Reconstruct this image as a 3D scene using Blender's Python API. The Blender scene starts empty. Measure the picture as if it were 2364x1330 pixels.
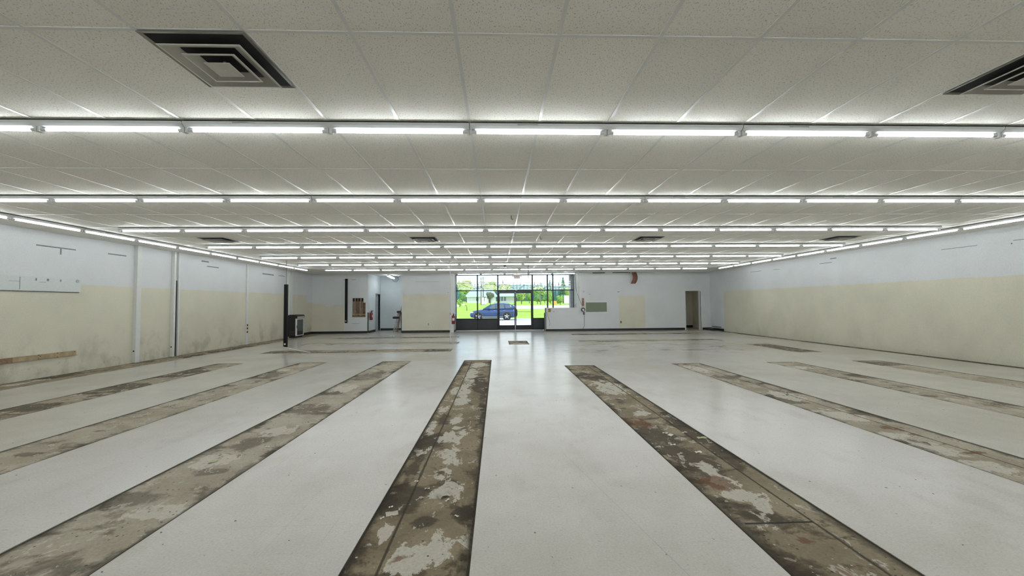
import bpy, bmesh, math, random
from mathutils import Vector, Matrix, noise as mnoise

# ------------------------------------------------------------------ camera, sky, sun, exposure
scene = bpy.context.scene
COL = scene.collection
PI = math.pi
CAM_H, CEIL = 1.44, 3.03
FPX = 949.5
YAW, PITCH, ROLL = .0355, .03815, .00833


def make_camera():
    cd = bpy.data.cameras.new('camera')
    cd.sensor_fit = 'HORIZONTAL'
    cd.sensor_width = 36
    cd.lens = 36 * FPX / 2364
    cd.clip_start, cd.clip_end = .05, 1000
    f = Vector((math.sin(YAW), math.cos(YAW), 0))
    r = Vector((math.cos(YAW), -math.sin(YAW), 0))
    u = Vector((0, 0, 1))
    f2 = f * math.cos(PITCH) + u * math.sin(PITCH)
    u2 = u * math.cos(PITCH) - f * math.sin(PITCH)
    r3 = r * math.cos(ROLL) - u2 * math.sin(ROLL)
    u3 = u2 * math.cos(ROLL) + r * math.sin(ROLL)
    m = Matrix((r3, u3, -f2)).transposed().to_4x4()
    m.translation = (0, 0, CAM_H)
    o = bpy.data.objects.new('camera', cd)
    o.matrix_world = m
    COL.objects.link(o)
    scene.camera = o


make_camera()
TUBE_STRENGTH = 29.0
SKY_STRENGTH = 2.3
SUN_STRENGTH = 3.3
vs = scene.view_settings
vs.view_transform = 'Standard'
vs.look = 'None'
vs.exposure = 0.0
vs.gamma = 1.0
vs.use_curve_mapping = False
scene.cycles.use_denoising = True
scene.cycles.max_bounces = 8
scene.cycles.diffuse_bounces = 4
scene.cycles.use_adaptive_sampling = True
scene.cycles.adaptive_threshold = .02
scene.cycles.glossy_bounces = 3
scene.cycles.transparent_max_bounces = 12
scene.cycles.sample_clamp_indirect = 6
scene.cycles.caustics_reflective = False
scene.cycles.caustics_refractive = False


class NT:
    """small helper for node trees"""
    def __init__(self, tree):
        self.t = tree
        tree.nodes.clear()

    def n(self, kind, **kw):
        nd = self.t.nodes.new(kind)
        for k, v in kw.items():
            setattr(nd, k, v)
        return nd

    def put(self, sock, v):
        if isinstance(v, bpy.types.NodeSocket):
            self.t.links.new(v, sock)
        elif v is not None:
            if isinstance(v, (tuple, list)) and len(v) == 3 and sock.type == 'RGBA':
                v = (*v, 1)
            sock.default_value = v

    def math(self, op, a, b=None, c=None, clamp=False):
        nd = self.n('ShaderNodeMath', operation=op, use_clamp=clamp)
        self.put(nd.inputs[0], a)
        self.put(nd.inputs[1], b)
        self.put(nd.inputs[2], c)
        return nd.outputs[0]

    def step(self, x, lo, hi):
        nd = self.n('ShaderNodeMapRange', interpolation_type='SMOOTHSTEP')
        self.put(nd.inputs[0], x)
        self.put(nd.inputs[1], lo)
        self.put(nd.inputs[2], hi)
        return nd.outputs[0]

    def remap(self, x, a, b, c, d):
        nd = self.n('ShaderNodeMapRange')
        for i, v in enumerate((x, a, b, c, d)):
            self.put(nd.inputs[i], v)
        return nd.outputs[0]

    def mix(self, f, a, b, mode='MIX'):
        nd = self.n('ShaderNodeMix', data_type='RGBA', blend_type=mode)
        self.put(nd.inputs[0], f)
        self.put(nd.inputs[6], a)
        self.put(nd.inputs[7], b)
        return nd.outputs[2]

    def pos(self):
        return self.n('ShaderNodeNewGeometry').outputs['Position']

    def objco(self):
        return self.n('ShaderNodeTexCoord').outputs['Object']

    def xyz(self, v):
        nd = self.n('ShaderNodeSeparateXYZ')
        self.put(nd.inputs[0], v)
        return nd.outputs

    def comb(self, x, y, z):
        nd = self.n('ShaderNodeCombineXYZ')
        for i, v in enumerate((x, y, z)):
            self.put(nd.inputs[i], v)
        return nd.outputs[0]

    def scale(self, v, s, off=(0, 0, 0)):
        nd = self.n('ShaderNodeMapping')
        self.put(nd.inputs[0], v)
        nd.inputs[1].default_value = off
        nd.inputs[3].default_value = s
        return nd.outputs[0]

    def noise(self, v, s, detail=4, rough=.5, dist=0):
        nd = self.n('ShaderNodeTexNoise')
        self.put(nd.inputs['Vector'], v)
        nd.inputs['Scale'].default_value = s
        nd.inputs['Detail'].default_value = detail
        nd.inputs['Roughness'].default_value = rough
        nd.inputs['Distortion'].default_value = dist
        return nd.outputs[0]

    def attr(self, name):
        nd = self.n('ShaderNodeAttribute', attribute_name=name)
        return nd

    def bump(self, h, strength, dist=.01):
        nd = self.n('ShaderNodeBump')
        nd.inputs['Strength'].default_value = strength
        nd.inputs['Distance'].default_value = dist
        self.put(nd.inputs['Height'], h)
        return nd.outputs[0]

    def principled(self, col, rough=.6, metal=0, spec=.5, normal=None, **kw):
        p = self.n('ShaderNodeBsdfPrincipled')
        self.put(p.inputs['Base Color'], col)
        self.put(p.inputs['Roughness'], rough)
        self.put(p.inputs['Metallic'], metal)
        self.put(p.inputs['Specular IOR Level'], spec)
        if normal is not None:
            self.put(p.inputs['Normal'], normal)
        return p.outputs[0]

    def out(self, s):
        o = self.n('ShaderNodeOutputMaterial')
        self.t.links.new(s, o.inputs[0])


MATS = {}


def mat(name):
    m = bpy.data.materials.new(name)
    m.use_nodes = True
    return m, NT(m.node_tree)


def plain(name, col, rough=.6, metal=0, spec=.5, var=.06, scale=12, bump=0):
    if name in MATS:
        return MATS[name]
    m, t = mat(name)
    co = t.objco()
    nz = t.noise(co, scale, 4)
    f = t.remap(nz, .25, .75, 1 - var, 1 + var)
    c = t.mix(1.0, (*col, 1), t.comb(f, f, f), 'MULTIPLY')
    nrm = t.bump(nz, bump) if bump else None
    t.out(t.principled(c, rough, metal, spec, nrm))
    MATS[name] = m
    return m


def make_world():
    w = bpy.data.worlds.new('sky')
    scene.world = w
    w.use_nodes = True
    t = NT(w.node_tree)
    d = t.n('ShaderNodeTexCoord').outputs['Generated']
    s = t.xyz(d)
    cl = t.noise(t.scale(d, (2.2, 2.2, 7)), 2.0, 6, .55)
    cm = t.step(cl, .42, .58)
    grad = t.step(s[2], 0.0, .5)
    blue = t.mix(grad, (.55, .80, .98, 1), (.25, .48, .88, 1))
    c = t.mix(cm, blue, (.93, .96, 1, 1))
    bg = t.n('ShaderNodeBackground')
    t.put(bg.inputs[0], c)
    bg.inputs[1].default_value = SKY_STRENGTH
    o = t.n('ShaderNodeOutputWorld')
    t.t.links.new(bg.outputs[0], o.inputs[0])


make_world()


def make_sun():
    l = bpy.data.lights.new('sun', 'SUN')
    l.energy = SUN_STRENGTH
    l.angle = .01
    l.color = (1, .96, .88)
    o = bpy.data.objects.new('sun', l)
    COL.objects.link(o)
    d = Vector((-.45, .35, -.85))       # travels away from the shop front, steeply down
    o.rotation_euler = d.to_track_quat('-Z', 'Y').to_euler()


make_sun()

# ------------------------------------------------------------------ mesh helpers


class MB:
    def __init__(self):
        self.v, self.f = [], []
        self.smooth = []

    def add(self, vs_, fs, smooth=False):
        b = len(self.v)
        self.v += [tuple(p) for p in vs_]
        self.f += [tuple(b + i for i in q) for q in fs]
        self.smooth += [smooth] * len(fs)
        return self

    def box(self, x0, x1, y0, y1, z0, z1):
        x0, x1 = min(x0, x1), max(x0, x1)
        y0, y1 = min(y0, y1), max(y0, y1)
        z0, z1 = min(z0, z1), max(z0, z1)
        v = [(x0, y0, z0), (x1, y0, z0), (x1, y1, z0), (x0, y1, z0), (x0, y0, z1), (x1, y0, z1), (x1, y1, z1), (x0, y1, z1)]
        return self.add(v, [(0, 3, 2, 1), (4, 5, 6, 7), (0, 1, 5, 4), (1, 2, 6, 5), (2, 3, 7, 6), (3, 0, 4, 7)])

    def cyl(self, p0, p1, r0, r1=None, n=12, cap=True):
        r1 = r0 if r1 is None else r1
        p0, p1 = Vector(p0), Vector(p1)
        d = (p1 - p0).normalized()
        a = d.orthogonal().normalized()
        b = d.cross(a)
        ring = [a * math.cos(2 * PI * i / n) + b * math.sin(2 * PI * i / n) for i in range(n)]
        v = [p0 + q * r0 for q in ring] + [p1 + q * r1 for q in ring]
        f = [(i, (i + 1) % n, n + (i + 1) % n, n + i) for i in range(n)]
        self.add(v, f, True)
        if cap:
            self.add([p0 + q * r0 for q in ring], [tuple(reversed(range(n)))])
            self.add([p1 + q * r1 for q in ring], [tuple(range(n))])
        return self

    def tube(self, pts, r, n=8):
        pts = [Vector(p) for p in pts]
        rings = []
        a = None
        for i, p in enumerate(pts):
            d = (pts[min(i + 1, len(pts) - 1)] - pts[max(i - 1, 0)]).normalized()
            if a is None:
                a = d.orthogonal().normalized()
            a = (a - d * a.dot(d)).normalized()
            b = d.cross(a)
            rings.append([p + (a * math.cos(2 * PI * k / n) + b * math.sin(2 * PI * k / n)) * r for k in range(n)])
        v = [q for rg in rings for q in rg]
        f = [(i * n + k, i * n + (k + 1) % n, (i + 1) * n + (k + 1) % n, (i + 1) * n + k) for i in range(len(pts) - 1) for k in range(n)]
        f.append(tuple(reversed(range(n))))
        f.append(tuple((len(pts) - 1) * n + k for k in range(n)))
        return self.add(v, f, True)

    def lathe(self, prof, c=(0, 0, 0), n=16):
        cx, cy, cz = c
        v, f = [], []
        for r, z in prof:
            v += [(cx + r * math.cos(2 * PI * k / n), cy + r * math.sin(2 * PI * k / n), cz + z) for k in range(n)]
        for i in range(len(prof) - 1):
            f += [(i * n + k, i * n + (k + 1) % n, (i + 1) * n + (k + 1) % n, (i + 1) * n + k) for k in range(n)]
        return self.add(v, f, True)

    def loft(self, secs, closed_ends=True, smooth=True):
        n = len(secs[0])
        v = [p for s in secs for p in s]
        f = [(i * n + k, i * n + (k + 1) % n, (i + 1) * n + (k + 1) % n, (i + 1) * n + k) for i in range(len(secs) - 1) for k in range(n)]
        self.add(v, f, smooth)
        if closed_ends:
            self.add(secs[0], [tuple(reversed(range(n)))])
            self.add(secs[-1], [tuple(range(n))])
        return self

    def torus(self, c, R, r, axis='Y', n=24, m=8):
        pts = []
        v, f = [], []
        for i in range(n):
            a = 2 * PI * i / n
            for j in range(m):
                b = 2 * PI * j / m
                rr = R + r * math.cos(b)
                p = (rr * math.cos(a), r * math.sin(b), rr * math.sin(a)) if axis == 'Y' else (r * math.sin(b), rr * math.cos(a), rr * math.sin(a)) if axis == 'X' else (rr * math.cos(a), rr * math.sin(a), r * math.sin(b))
                v.append((c[0] + p[0], c[1] + p[1], c[2] + p[2]))
        for i in range(n):
            for j in range(m):
                f.append((i * m + j, ((i + 1) % n) * m + j, ((i + 1) % n) * m + (j + 1) % m, i * m + (j + 1) % m))
        return self.add(v, f, True)

    def mesh(self, name):
        me = bpy.data.meshes.new(name)
        me.from_pydata(self.v, [], self.f)
        me.polygons.foreach_set('use_smooth', self.smooth)
        me.update()
        bm = bmesh.new()
        bm.from_mesh(me)
        bmesh.ops.recalc_face_normals(bm, faces=bm.faces)
        bm.to_mesh(me)
        bm.free()
        return me

    def build(self, name, material, parent=None, loc=None, bevel=0):
        me = self.mesh(name)
        if bevel:
            bm = bmesh.new()
            bm.from_mesh(me)
            bmesh.ops.remove_doubles(bm, verts=bm.verts, dist=1e-5)
            bmesh.ops.bevel(bm, geom=[e for e in bm.edges if len(e.link_faces) == 2 and e.calc_face_angle(0) > .6], offset=bevel, segments=2, profile=.5, affect='EDGES', clamp_overlap=True)
            bm.to_mesh(me)
            bm.free()
        me.materials.append(material)
        o = bpy.data.objects.new(name, me)
        COL.objects.link(o)
        if parent is not None:
            o.parent = parent
        if loc is not None:
            o.location = loc
        return o


def tag(o, label, cat, group=None, kind=None):
    o['label'] = label
    o['category'] = cat
    if group:
        o['group'] = group
    if kind:
        o['kind'] = kind
    return o


def thing(name, label, cat, loc=(0, 0, 0), rz=0, group=None, kind=None):
    o = bpy.data.objects.new(name, None)
    o.empty_display_size = .1
    o.location = loc
    o.rotation_euler = (0, 0, rz)
    COL.objects.link(o)
    return tag(o, label, cat, group, kind)


def copy_tree(o, parent=None):
    c = o.copy()
    COL.objects.link(c)
    c.parent = parent
    for ch in list(o.children):
        copy_tree(ch, c)
    return c


def B(*a):
    return MB().box(*a)


ORD = ['first', 'second', 'third', 'fourth', 'fifth', 'sixth', 'seventh', 'eighth', 'ninth', 'tenth']

# ------------------------------------------------------------------ shared materials
WHITE_PAINT = (.73, .75, .765)
BEIGE_PAINT = (.735, .705, .585)


def wall_material(name, axis, rects, dirt=0.0, base=WHITE_PAINT):
    """white wall with rough-edged beige patches: rects (a0, a1, z0, z1) along the wall, metres"""
    m, t = mat(name)
    p = t.pos()
    s = t.xyz(p)
    a, z = s[axis], s[2]
    jit = t.math('SUBTRACT', t.noise(p, 9, 5, .6), .5)
    jit2 = t.math('SUBTRACT', t.noise(p, 1.6, 2), .5)
    j = t.math('ADD', t.math('MULTIPLY', jit, .05), t.math('MULTIPLY', jit2, .05))
    mask = None
    for a0, a1, z0, z1 in rects:
        d = t.math('MINIMUM', t.math('SUBTRACT', a, a0), t.math('SUBTRACT', a1, a))
        d2 = t.math('MINIMUM', t.math('SUBTRACT', z, z0), t.math('SUBTRACT', z1, z))
        d = t.math('MINIMUM', d, d2)
        mask = d if mask is None else t.math('MAXIMUM', mask, d)
    big = t.noise(p, .8, 4, .55)
    fine = t.noise(p, 45, 5, .7)
    wcol = t.mix(t.step(big, .35, .7), base, tuple(c * .93 for c in base))
    bcol = t.mix(t.step(big, .3, .7), BEIGE_PAINT, tuple(c * .9 for c in BEIGE_PAINT))
    if mask is None:
        col = wcol
    else:
        mk = t.step(t.math('ADD', mask, j), -.012, .012)
        col = t.mix(mk, wcol, bcol)
    if dirt:
        low = t.step(z, 1.25, .0)
        dn = t.step(t.noise(t.scale(p, (1, 1, .8)), 1.7, 7, .65, .4), .46, .68)
        col = t.mix(t.math('MULTIPLY', t.math('MULTIPLY', low, dn), dirt), col, (.27, .25, .18, 1))
        dn2 = t.step(t.noise(p, 7, 6, .7), .58, .7)
        col = t.mix(t.math('MULTIPLY', t.math('MULTIPLY', t.step(z, .5, 0), dn2), dirt * .9), col, (.17, .15, .1, 1))
    f = t.remap(fine, .3, .7, .93, 1.06)
    col = t.mix(1.0, col, t.comb(f, f, f), 'MULTIPLY')
    t.out(t.principled(col, .75, 0, .3, t.bump(fine, .35, .006)))
    return m


M_LEFT = wall_material('left_wall_paint', 1, [(-9, 20.62, -1, 1.95), (20.62, 22, -1, 1.56)], .45)
M_RIGHT = wall_material('right_wall_paint', 1, [(-9, 19.9, -1, 1.965)], .12)
M_BACK = wall_material('back_wall_paint', 0, [(-9.6, -9.27, -1, 1.57), (-9.3, -8.75, -1, 1.5), (-8.8, -8.45, -1, 1.38), (-8.5, -7.79, .1, 1.45),
                                               (-4.83, -2.46, .10, 1.965), (6.3, 7.69, .14, 1.8)])
M_COOL = wall_material('cool_white_paint', 0, [], base=(.70, .755, .78))
M_ROOM = wall_material('beige_room_paint', 0, [(-99, 99, -9, 9)])
M_BLACK = plain('black_vinyl', (.012, .012, .014), .45, var=.2)
M_FRAME = plain('black_anodised_metal', (.012, .014, .016), .35, .3, var=.2)
M_KICK = plain('charcoal_panel', (.030, .032, .036), .5, var=.12, scale=3)
M_WHITE = plain('white_enamel', (.72, .73, .73), .4, var=.03)
M_TRIM = plain('white_trim_paint', (.74, .75, .74), .55, var=.04)
M_GREYM = plain('grey_metal', (.36, .37, .37), .45, .6)
M_HOUSE = plain('lamp_housing_enamel', (.70, .72, .73), .35, var=.03)
M_DARK = plain('dark_gap', (.01, .01, .01), .8)
M_RED = plain('extinguisher_red', (.20, .010, .016), .35)
M_WOOD = plain('pine_wood', (.34, .26, .155), .7, var=.35, scale=9, bump=.2)
M_OLDWOOD = plain('old_brown_wood', (.20, .115, .075), .75, var=.4, scale=14)
M_PINK = plain('pinkish_boards', (.27, .18, .15), .8, var=.3, scale=10)
M_PAPER = plain('paper_white', (.80, .79, .74), .8, var=.05)
M_CARD = plain('card_grey', (.46, .43, .36), .8, var=.15)
M_IVORY = plain('ivory_plastic', (.52, .49, .38), .5)
M_BROWN = plain('brown_plastic', (.10, .07, .04), .5)
M_SCAR = plain('plaster_scar', (.22, .23, .24), .9, var=.4, scale=40)
M_CORD = plain('grey_cord', (.11, .11, .11), .6)
M_CONDUIT = plain('pale_conduit', (.62, .62, .60), .4, var=.05)


def tube_material():
    m, t = mat('fluorescent_tube')
    e = t.n('ShaderNodeEmission')
    e.inputs[0].default_value = (.93, .985, 1, 1)
    e.inputs[1].default_value = TUBE_STRENGTH
    t.out(e.outputs[0])
    return m


M_TUBE = tube_material()


def glass_material():
    m, t = mat('clear_pane')
    lw = t.n('ShaderNodeFresnel')
    lw.inputs[0].default_value = 1.45
    g = t.n('ShaderNodeBsdfGlossy')
    g.inputs[1].default_value = .02
    tr = t.n('ShaderNodeBsdfTransparent')
    tr.inputs[0].default_value = (.95, .98, .97, 1)
    mx = t.n('ShaderNodeMixShader')
    t.t.links.new(lw.outputs[0], mx.inputs[0])
    t.t.links.new(tr.outputs[0], mx.inputs[1])
    t.t.links.new(g.outputs[0], mx.inputs[2])
    t.out(mx.outputs[0])
    return m


M_GLASS = glass_material()


def floor_material():
    m, t = mat('worn_vinyl_floor_tile')
    p = t.pos()
    s = t.xyz(p)
    big = t.noise(p, .35, 5, .6)
    mid = t.noise(t.scale(p, (1, .45, 1)), 1.9, 6, .62)
    col = t.mix(t.step(big, .38, .66), (.555, .53, .49, 1), (.465, .435, .38, 1))
    col = t.mix(t.math('MULTIPLY', t.step(mid, .48, .70), .45), col, (.40, .365, .30, 1))
    # fine marbling of the tiles and fine scratches
    sp = t.noise(p, 70, 5, .75)
    f = t.remap(sp, .3, .7, .86, 1.12)
    col = t.mix(1.0, col, t.comb(f, f, f), 'MULTIPLY')
    dash = t.noise(t.scale(p, (22, 60, 1)), 1, 3, .6)
    col = t.mix(t.math('MULTIPLY', t.step(dash, .64, .70), .45), col, (.25, .24, .21, 1))
    # joints of the 30 cm tiles
    bx = t.math('PINGPONG', t.math('SUBTRACT', s[0], .14), .1525)
    by = t.math('PINGPONG', t.math('SUBTRACT', s[1], .05), .1525)
    jn = t.math('MINIMUM', bx, by)
    jf = t.math('MULTIPLY', t.math('SUBTRACT', 1, t.step(jn, .0006, .0022)), t.step(t.noise(p, .9, 3), .48, .66))
    col = t.mix(t.math('MULTIPLY', jf, .35), col, (.22, .2, .16, 1))
    # small black specks
    vo = t.n('ShaderNodeTexVoronoi', feature='F1', voronoi_dimensions='2D')
    wob = t.math('MULTIPLY', t.noise(p, 60, 3, .6), .03)
    t.put(vo.inputs['Vector'], t.comb(t.math('ADD', s[0], wob), t.math('SUBTRACT', s[1], wob), 0))
    vo.inputs['Scale'].default_value = 8
    r = t.xyz(vo.outputs['Color'])
    rad = t.math('ADD', .012, t.math('MULTIPLY', t.math('MULTIPLY', r[0], r[0]), .045))
    on = t.math('GREATER_THAN', r[1], .82)
    spk = t.math('MULTIPLY', t.math('LESS_THAN', vo.outputs['Distance'], rad), on)
    col = t.mix(t.math('MULTIPLY', spk, .9), col, (.045, .04, .035, 1))
    # brown smudges of old glue in the far aisle
    zone = t.math('MULTIPLY', t.math('MULTIPLY', t.step(s[1], 11.2, 12.3), t.step(s[1], 15.2, 14.0)), t.math('MULTIPLY', t.step(s[0], 1.2, 2.6), t.step(s[0], 8.6, 7.4)))
    sm = t.step(t.noise(t.scale(p, (.8, 1.7, 1)), 1.5, 6, .65, .6), .53, .63)
    col = t.mix(t.math('MULTIPLY', t.math('MULTIPLY', zone, sm), .85), col, (.20, .18, .13, 1))
    far = t.math('MULTIPLY', t.step(s[1], 10.8, 12.0), t.step(t.noise(t.scale(p, (.5, 1.6, 1)), 1.1, 6, .65, .5), .6, .7))
    col = t.mix(t.math('MULTIPLY', far, .4), col, (.27, .25, .2, 1))
    # worn band across the room where the aisle runs
    rough = t.math('ADD', .22, t.math('MULTIPLY', t.step(mid, .4, .7), .04))
    t.out(t.principled(col, rough, 0, .5))
    return m


def strip_material():
    """bare slab where shelving stood: glue stains, pale patches, dirt along the cut edges"""
    m, t = mat('bare_stained_concrete')
    p = t.pos()
    g = t.attr('geo')
    gs = t.xyz(g.outputs['Vector'])
    u, w, seam = gs[0], gs[1], gs[2]
    k = t.attr('stain')
    ks = t.xyz(k.outputs['Vector'])
    tone = k.outputs['Alpha']
    n1 = t.noise(p, 1.6, 8, .62, .35)
    n2 = t.noise(t.scale(p, (1.6, 1, 1), (3, 7, 0)), 4.2, 9, .66, .5)
    n3 = t.noise(p, 55, 5, .7)
    n4 = t.noise(t.scale(p, (1, 1, 1), (11, 2, 5)), 2.3, 8, .68, .3)
    dark_b = t.mix(t.step(n1, .35, .65), (.15, .115, .068, 1), (.25, .202, .13, 1))
    light_b = t.mix(t.step(n1, .35, .65), (.335, .295, .23, 1), (.45, .41, .335, 1))
    col = t.mix(tone, dark_b, light_b)
    # random stains everywhere
    rs = t.step(n4, .545, .60)
    keep = t.math('SUBTRACT', 1, t.math('MULTIPLY', tone, .55))
    col = t.mix(t.math('MULTIPLY', t.math('MULTIPLY', rs, .7), keep), col, (.095, .073, .044, 1))
    rw = t.step(n2, .60, .635)
    col = t.mix(t.math('MULTIPLY', rw, .5), col, (.50, .475, .41, 1))

    def blob(ch, gain, wob, lo, hi, nn):
        return t.step(t.math('ADD', t.math('MULTIPLY', ch, gain), t.math('MULTIPLY', t.math('SUBTRACT', nn, .5), wob)), lo, hi)
    col = t.mix(t.math('MULTIPLY', blob(ks[0], .9, 3.6, .22, .62, n4), t.math('ADD', .28, t.math('MULTIPLY', keep, .6))), col, (.062, .050, .034, 1))
    col = t.mix(t.math('MULTIPLY', blob(ks[1], .9, 4.2, .36, .44, n2), .85), col, (.55, .52, .45, 1))
    col = t.mix(t.math('MULTIPLY', blob(ks[2], .9, 3.4, .3, .6, n2), .8), col, (.15, .075, .04, 1))
    # dirt along the edges and the cut line
    e = t.math('MINIMUM', u, t.math('SUBTRACT', w, u))
    reach = t.math('ADD', .032, t.math('MULTIPLY', t.step(n4, .40, .66), .17))
    em = t.math('MAXIMUM', t.math('MULTIPLY', t.math('SUBTRACT', 1, t.step(e, .008, reach)), .8), t.math('SUBTRACT', 1, t.step(e, .014, t.math('ADD', .026, t.math('MULTIPLY', t.step(n2, .45, .65), .03)))))
    col = t.mix(t.math('MULTIPLY', em, .93), col, (.024, .019, .013, 1))
    sd = t.math('ABSOLUTE', t.math('SUBTRACT', u, seam))
    sm = t.math('SUBTRACT', 1, t.step(sd, .004, t.math('ADD', .012, t.math('MULTIPLY', t.step(n2, .5, .7), .03))))
    col = t.mix(t.math('MULTIPLY', sm, .88), col, (.04, .033, .023, 1))
    vo = t.n('ShaderNodeTexVoronoi', feature='F1', voronoi_dimensions='2D')
    ps = t.xyz(p)
    t.put(vo.inputs['Vector'], t.comb(t.math('ADD', ps[0], t.math('MULTIPLY', n3, .015)), ps[1], 0))
    vo.inputs['Scale'].default_value = 20
    vc = t.xyz(vo.outputs['Color'])
    cr = t.math('MULTIPLY', t.math('LESS_THAN', vo.outputs['Distance'], t.math('MULTIPLY', vc[0], .16)), t.math('GREATER_THAN', vc[1], .72))
    col = t.mix(t.math('MULTIPLY', cr, .8), col, t.mix(t.math('GREATER_THAN', vc[2], .8), (.03, .026, .02, 1), (.5, .48, .42, 1)))
    f = t.remap(n3, .3, .7, .84, 1.14)
    col = t.mix(1.0, col, t.comb(f, f, f), 'MULTIPLY')
    t.out(t.principled(col, t.math('ADD', .65, t.math('MULTIPLY', n1, .3)), 0, .12, t.bump(t.math('ADD', n3, n2), .5, .006)))
    return m


M_FLOOR = floor_material()
M_STRIP = strip_material()


def ceiling_material():
    m, t = mat('fissured_ceiling_tile')
    p = t.pos()
    s = t.xyz(p)
    dots = t.noise(t.scale(p, (1, .55, 1)), 130, 3, .6)
    dk = t.step(dots, .57, .66)
    tid = t.n('ShaderNodeTexWhiteNoise', noise_dimensions='2D')
    t.put(tid.inputs['Vector'], t.comb(t.math('FLOOR', t.math('DIVIDE', t.math('ADD', s[0], .234), .61)), t.math('FLOOR', t.math('DIVIDE', t.math('SUBTRACT', s[1], 2.372), 1.22)), 0))
    tone = t.remap(tid.outputs['Value'], 0, 1, .96, 1.03)
    big = t.remap(t.noise(p, .7, 3), .3, .7, .97, 1.03)
    base = t.mix(1.0, (.88, .865, .81, 1), t.comb(tone, tone, tone), 'MULTIPLY')
    base = t.mix(1.0, base, t.comb(big, big, big), 'MULTIPLY')
    col = t.mix(t.math('MULTIPLY', dk, .75), base, (.36, .35, .31, 1))
    t.out(t.principled(col, .9, 0, .15, t.bump(dots, .3, .004)))
    return m


M_CEIL = ceiling_material()
M_GRID = plain('ceiling_grid_enamel', (.70, .71, .70), .3, spec=.8, var=.03)

# ------------------------------------------------------------------ room shell
XL, XR, YB, YR, YW = -9.4, 11.15, 21.2, -3.0, 22.3      # side walls, back wall, wall behind camera, shop-front glass

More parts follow.
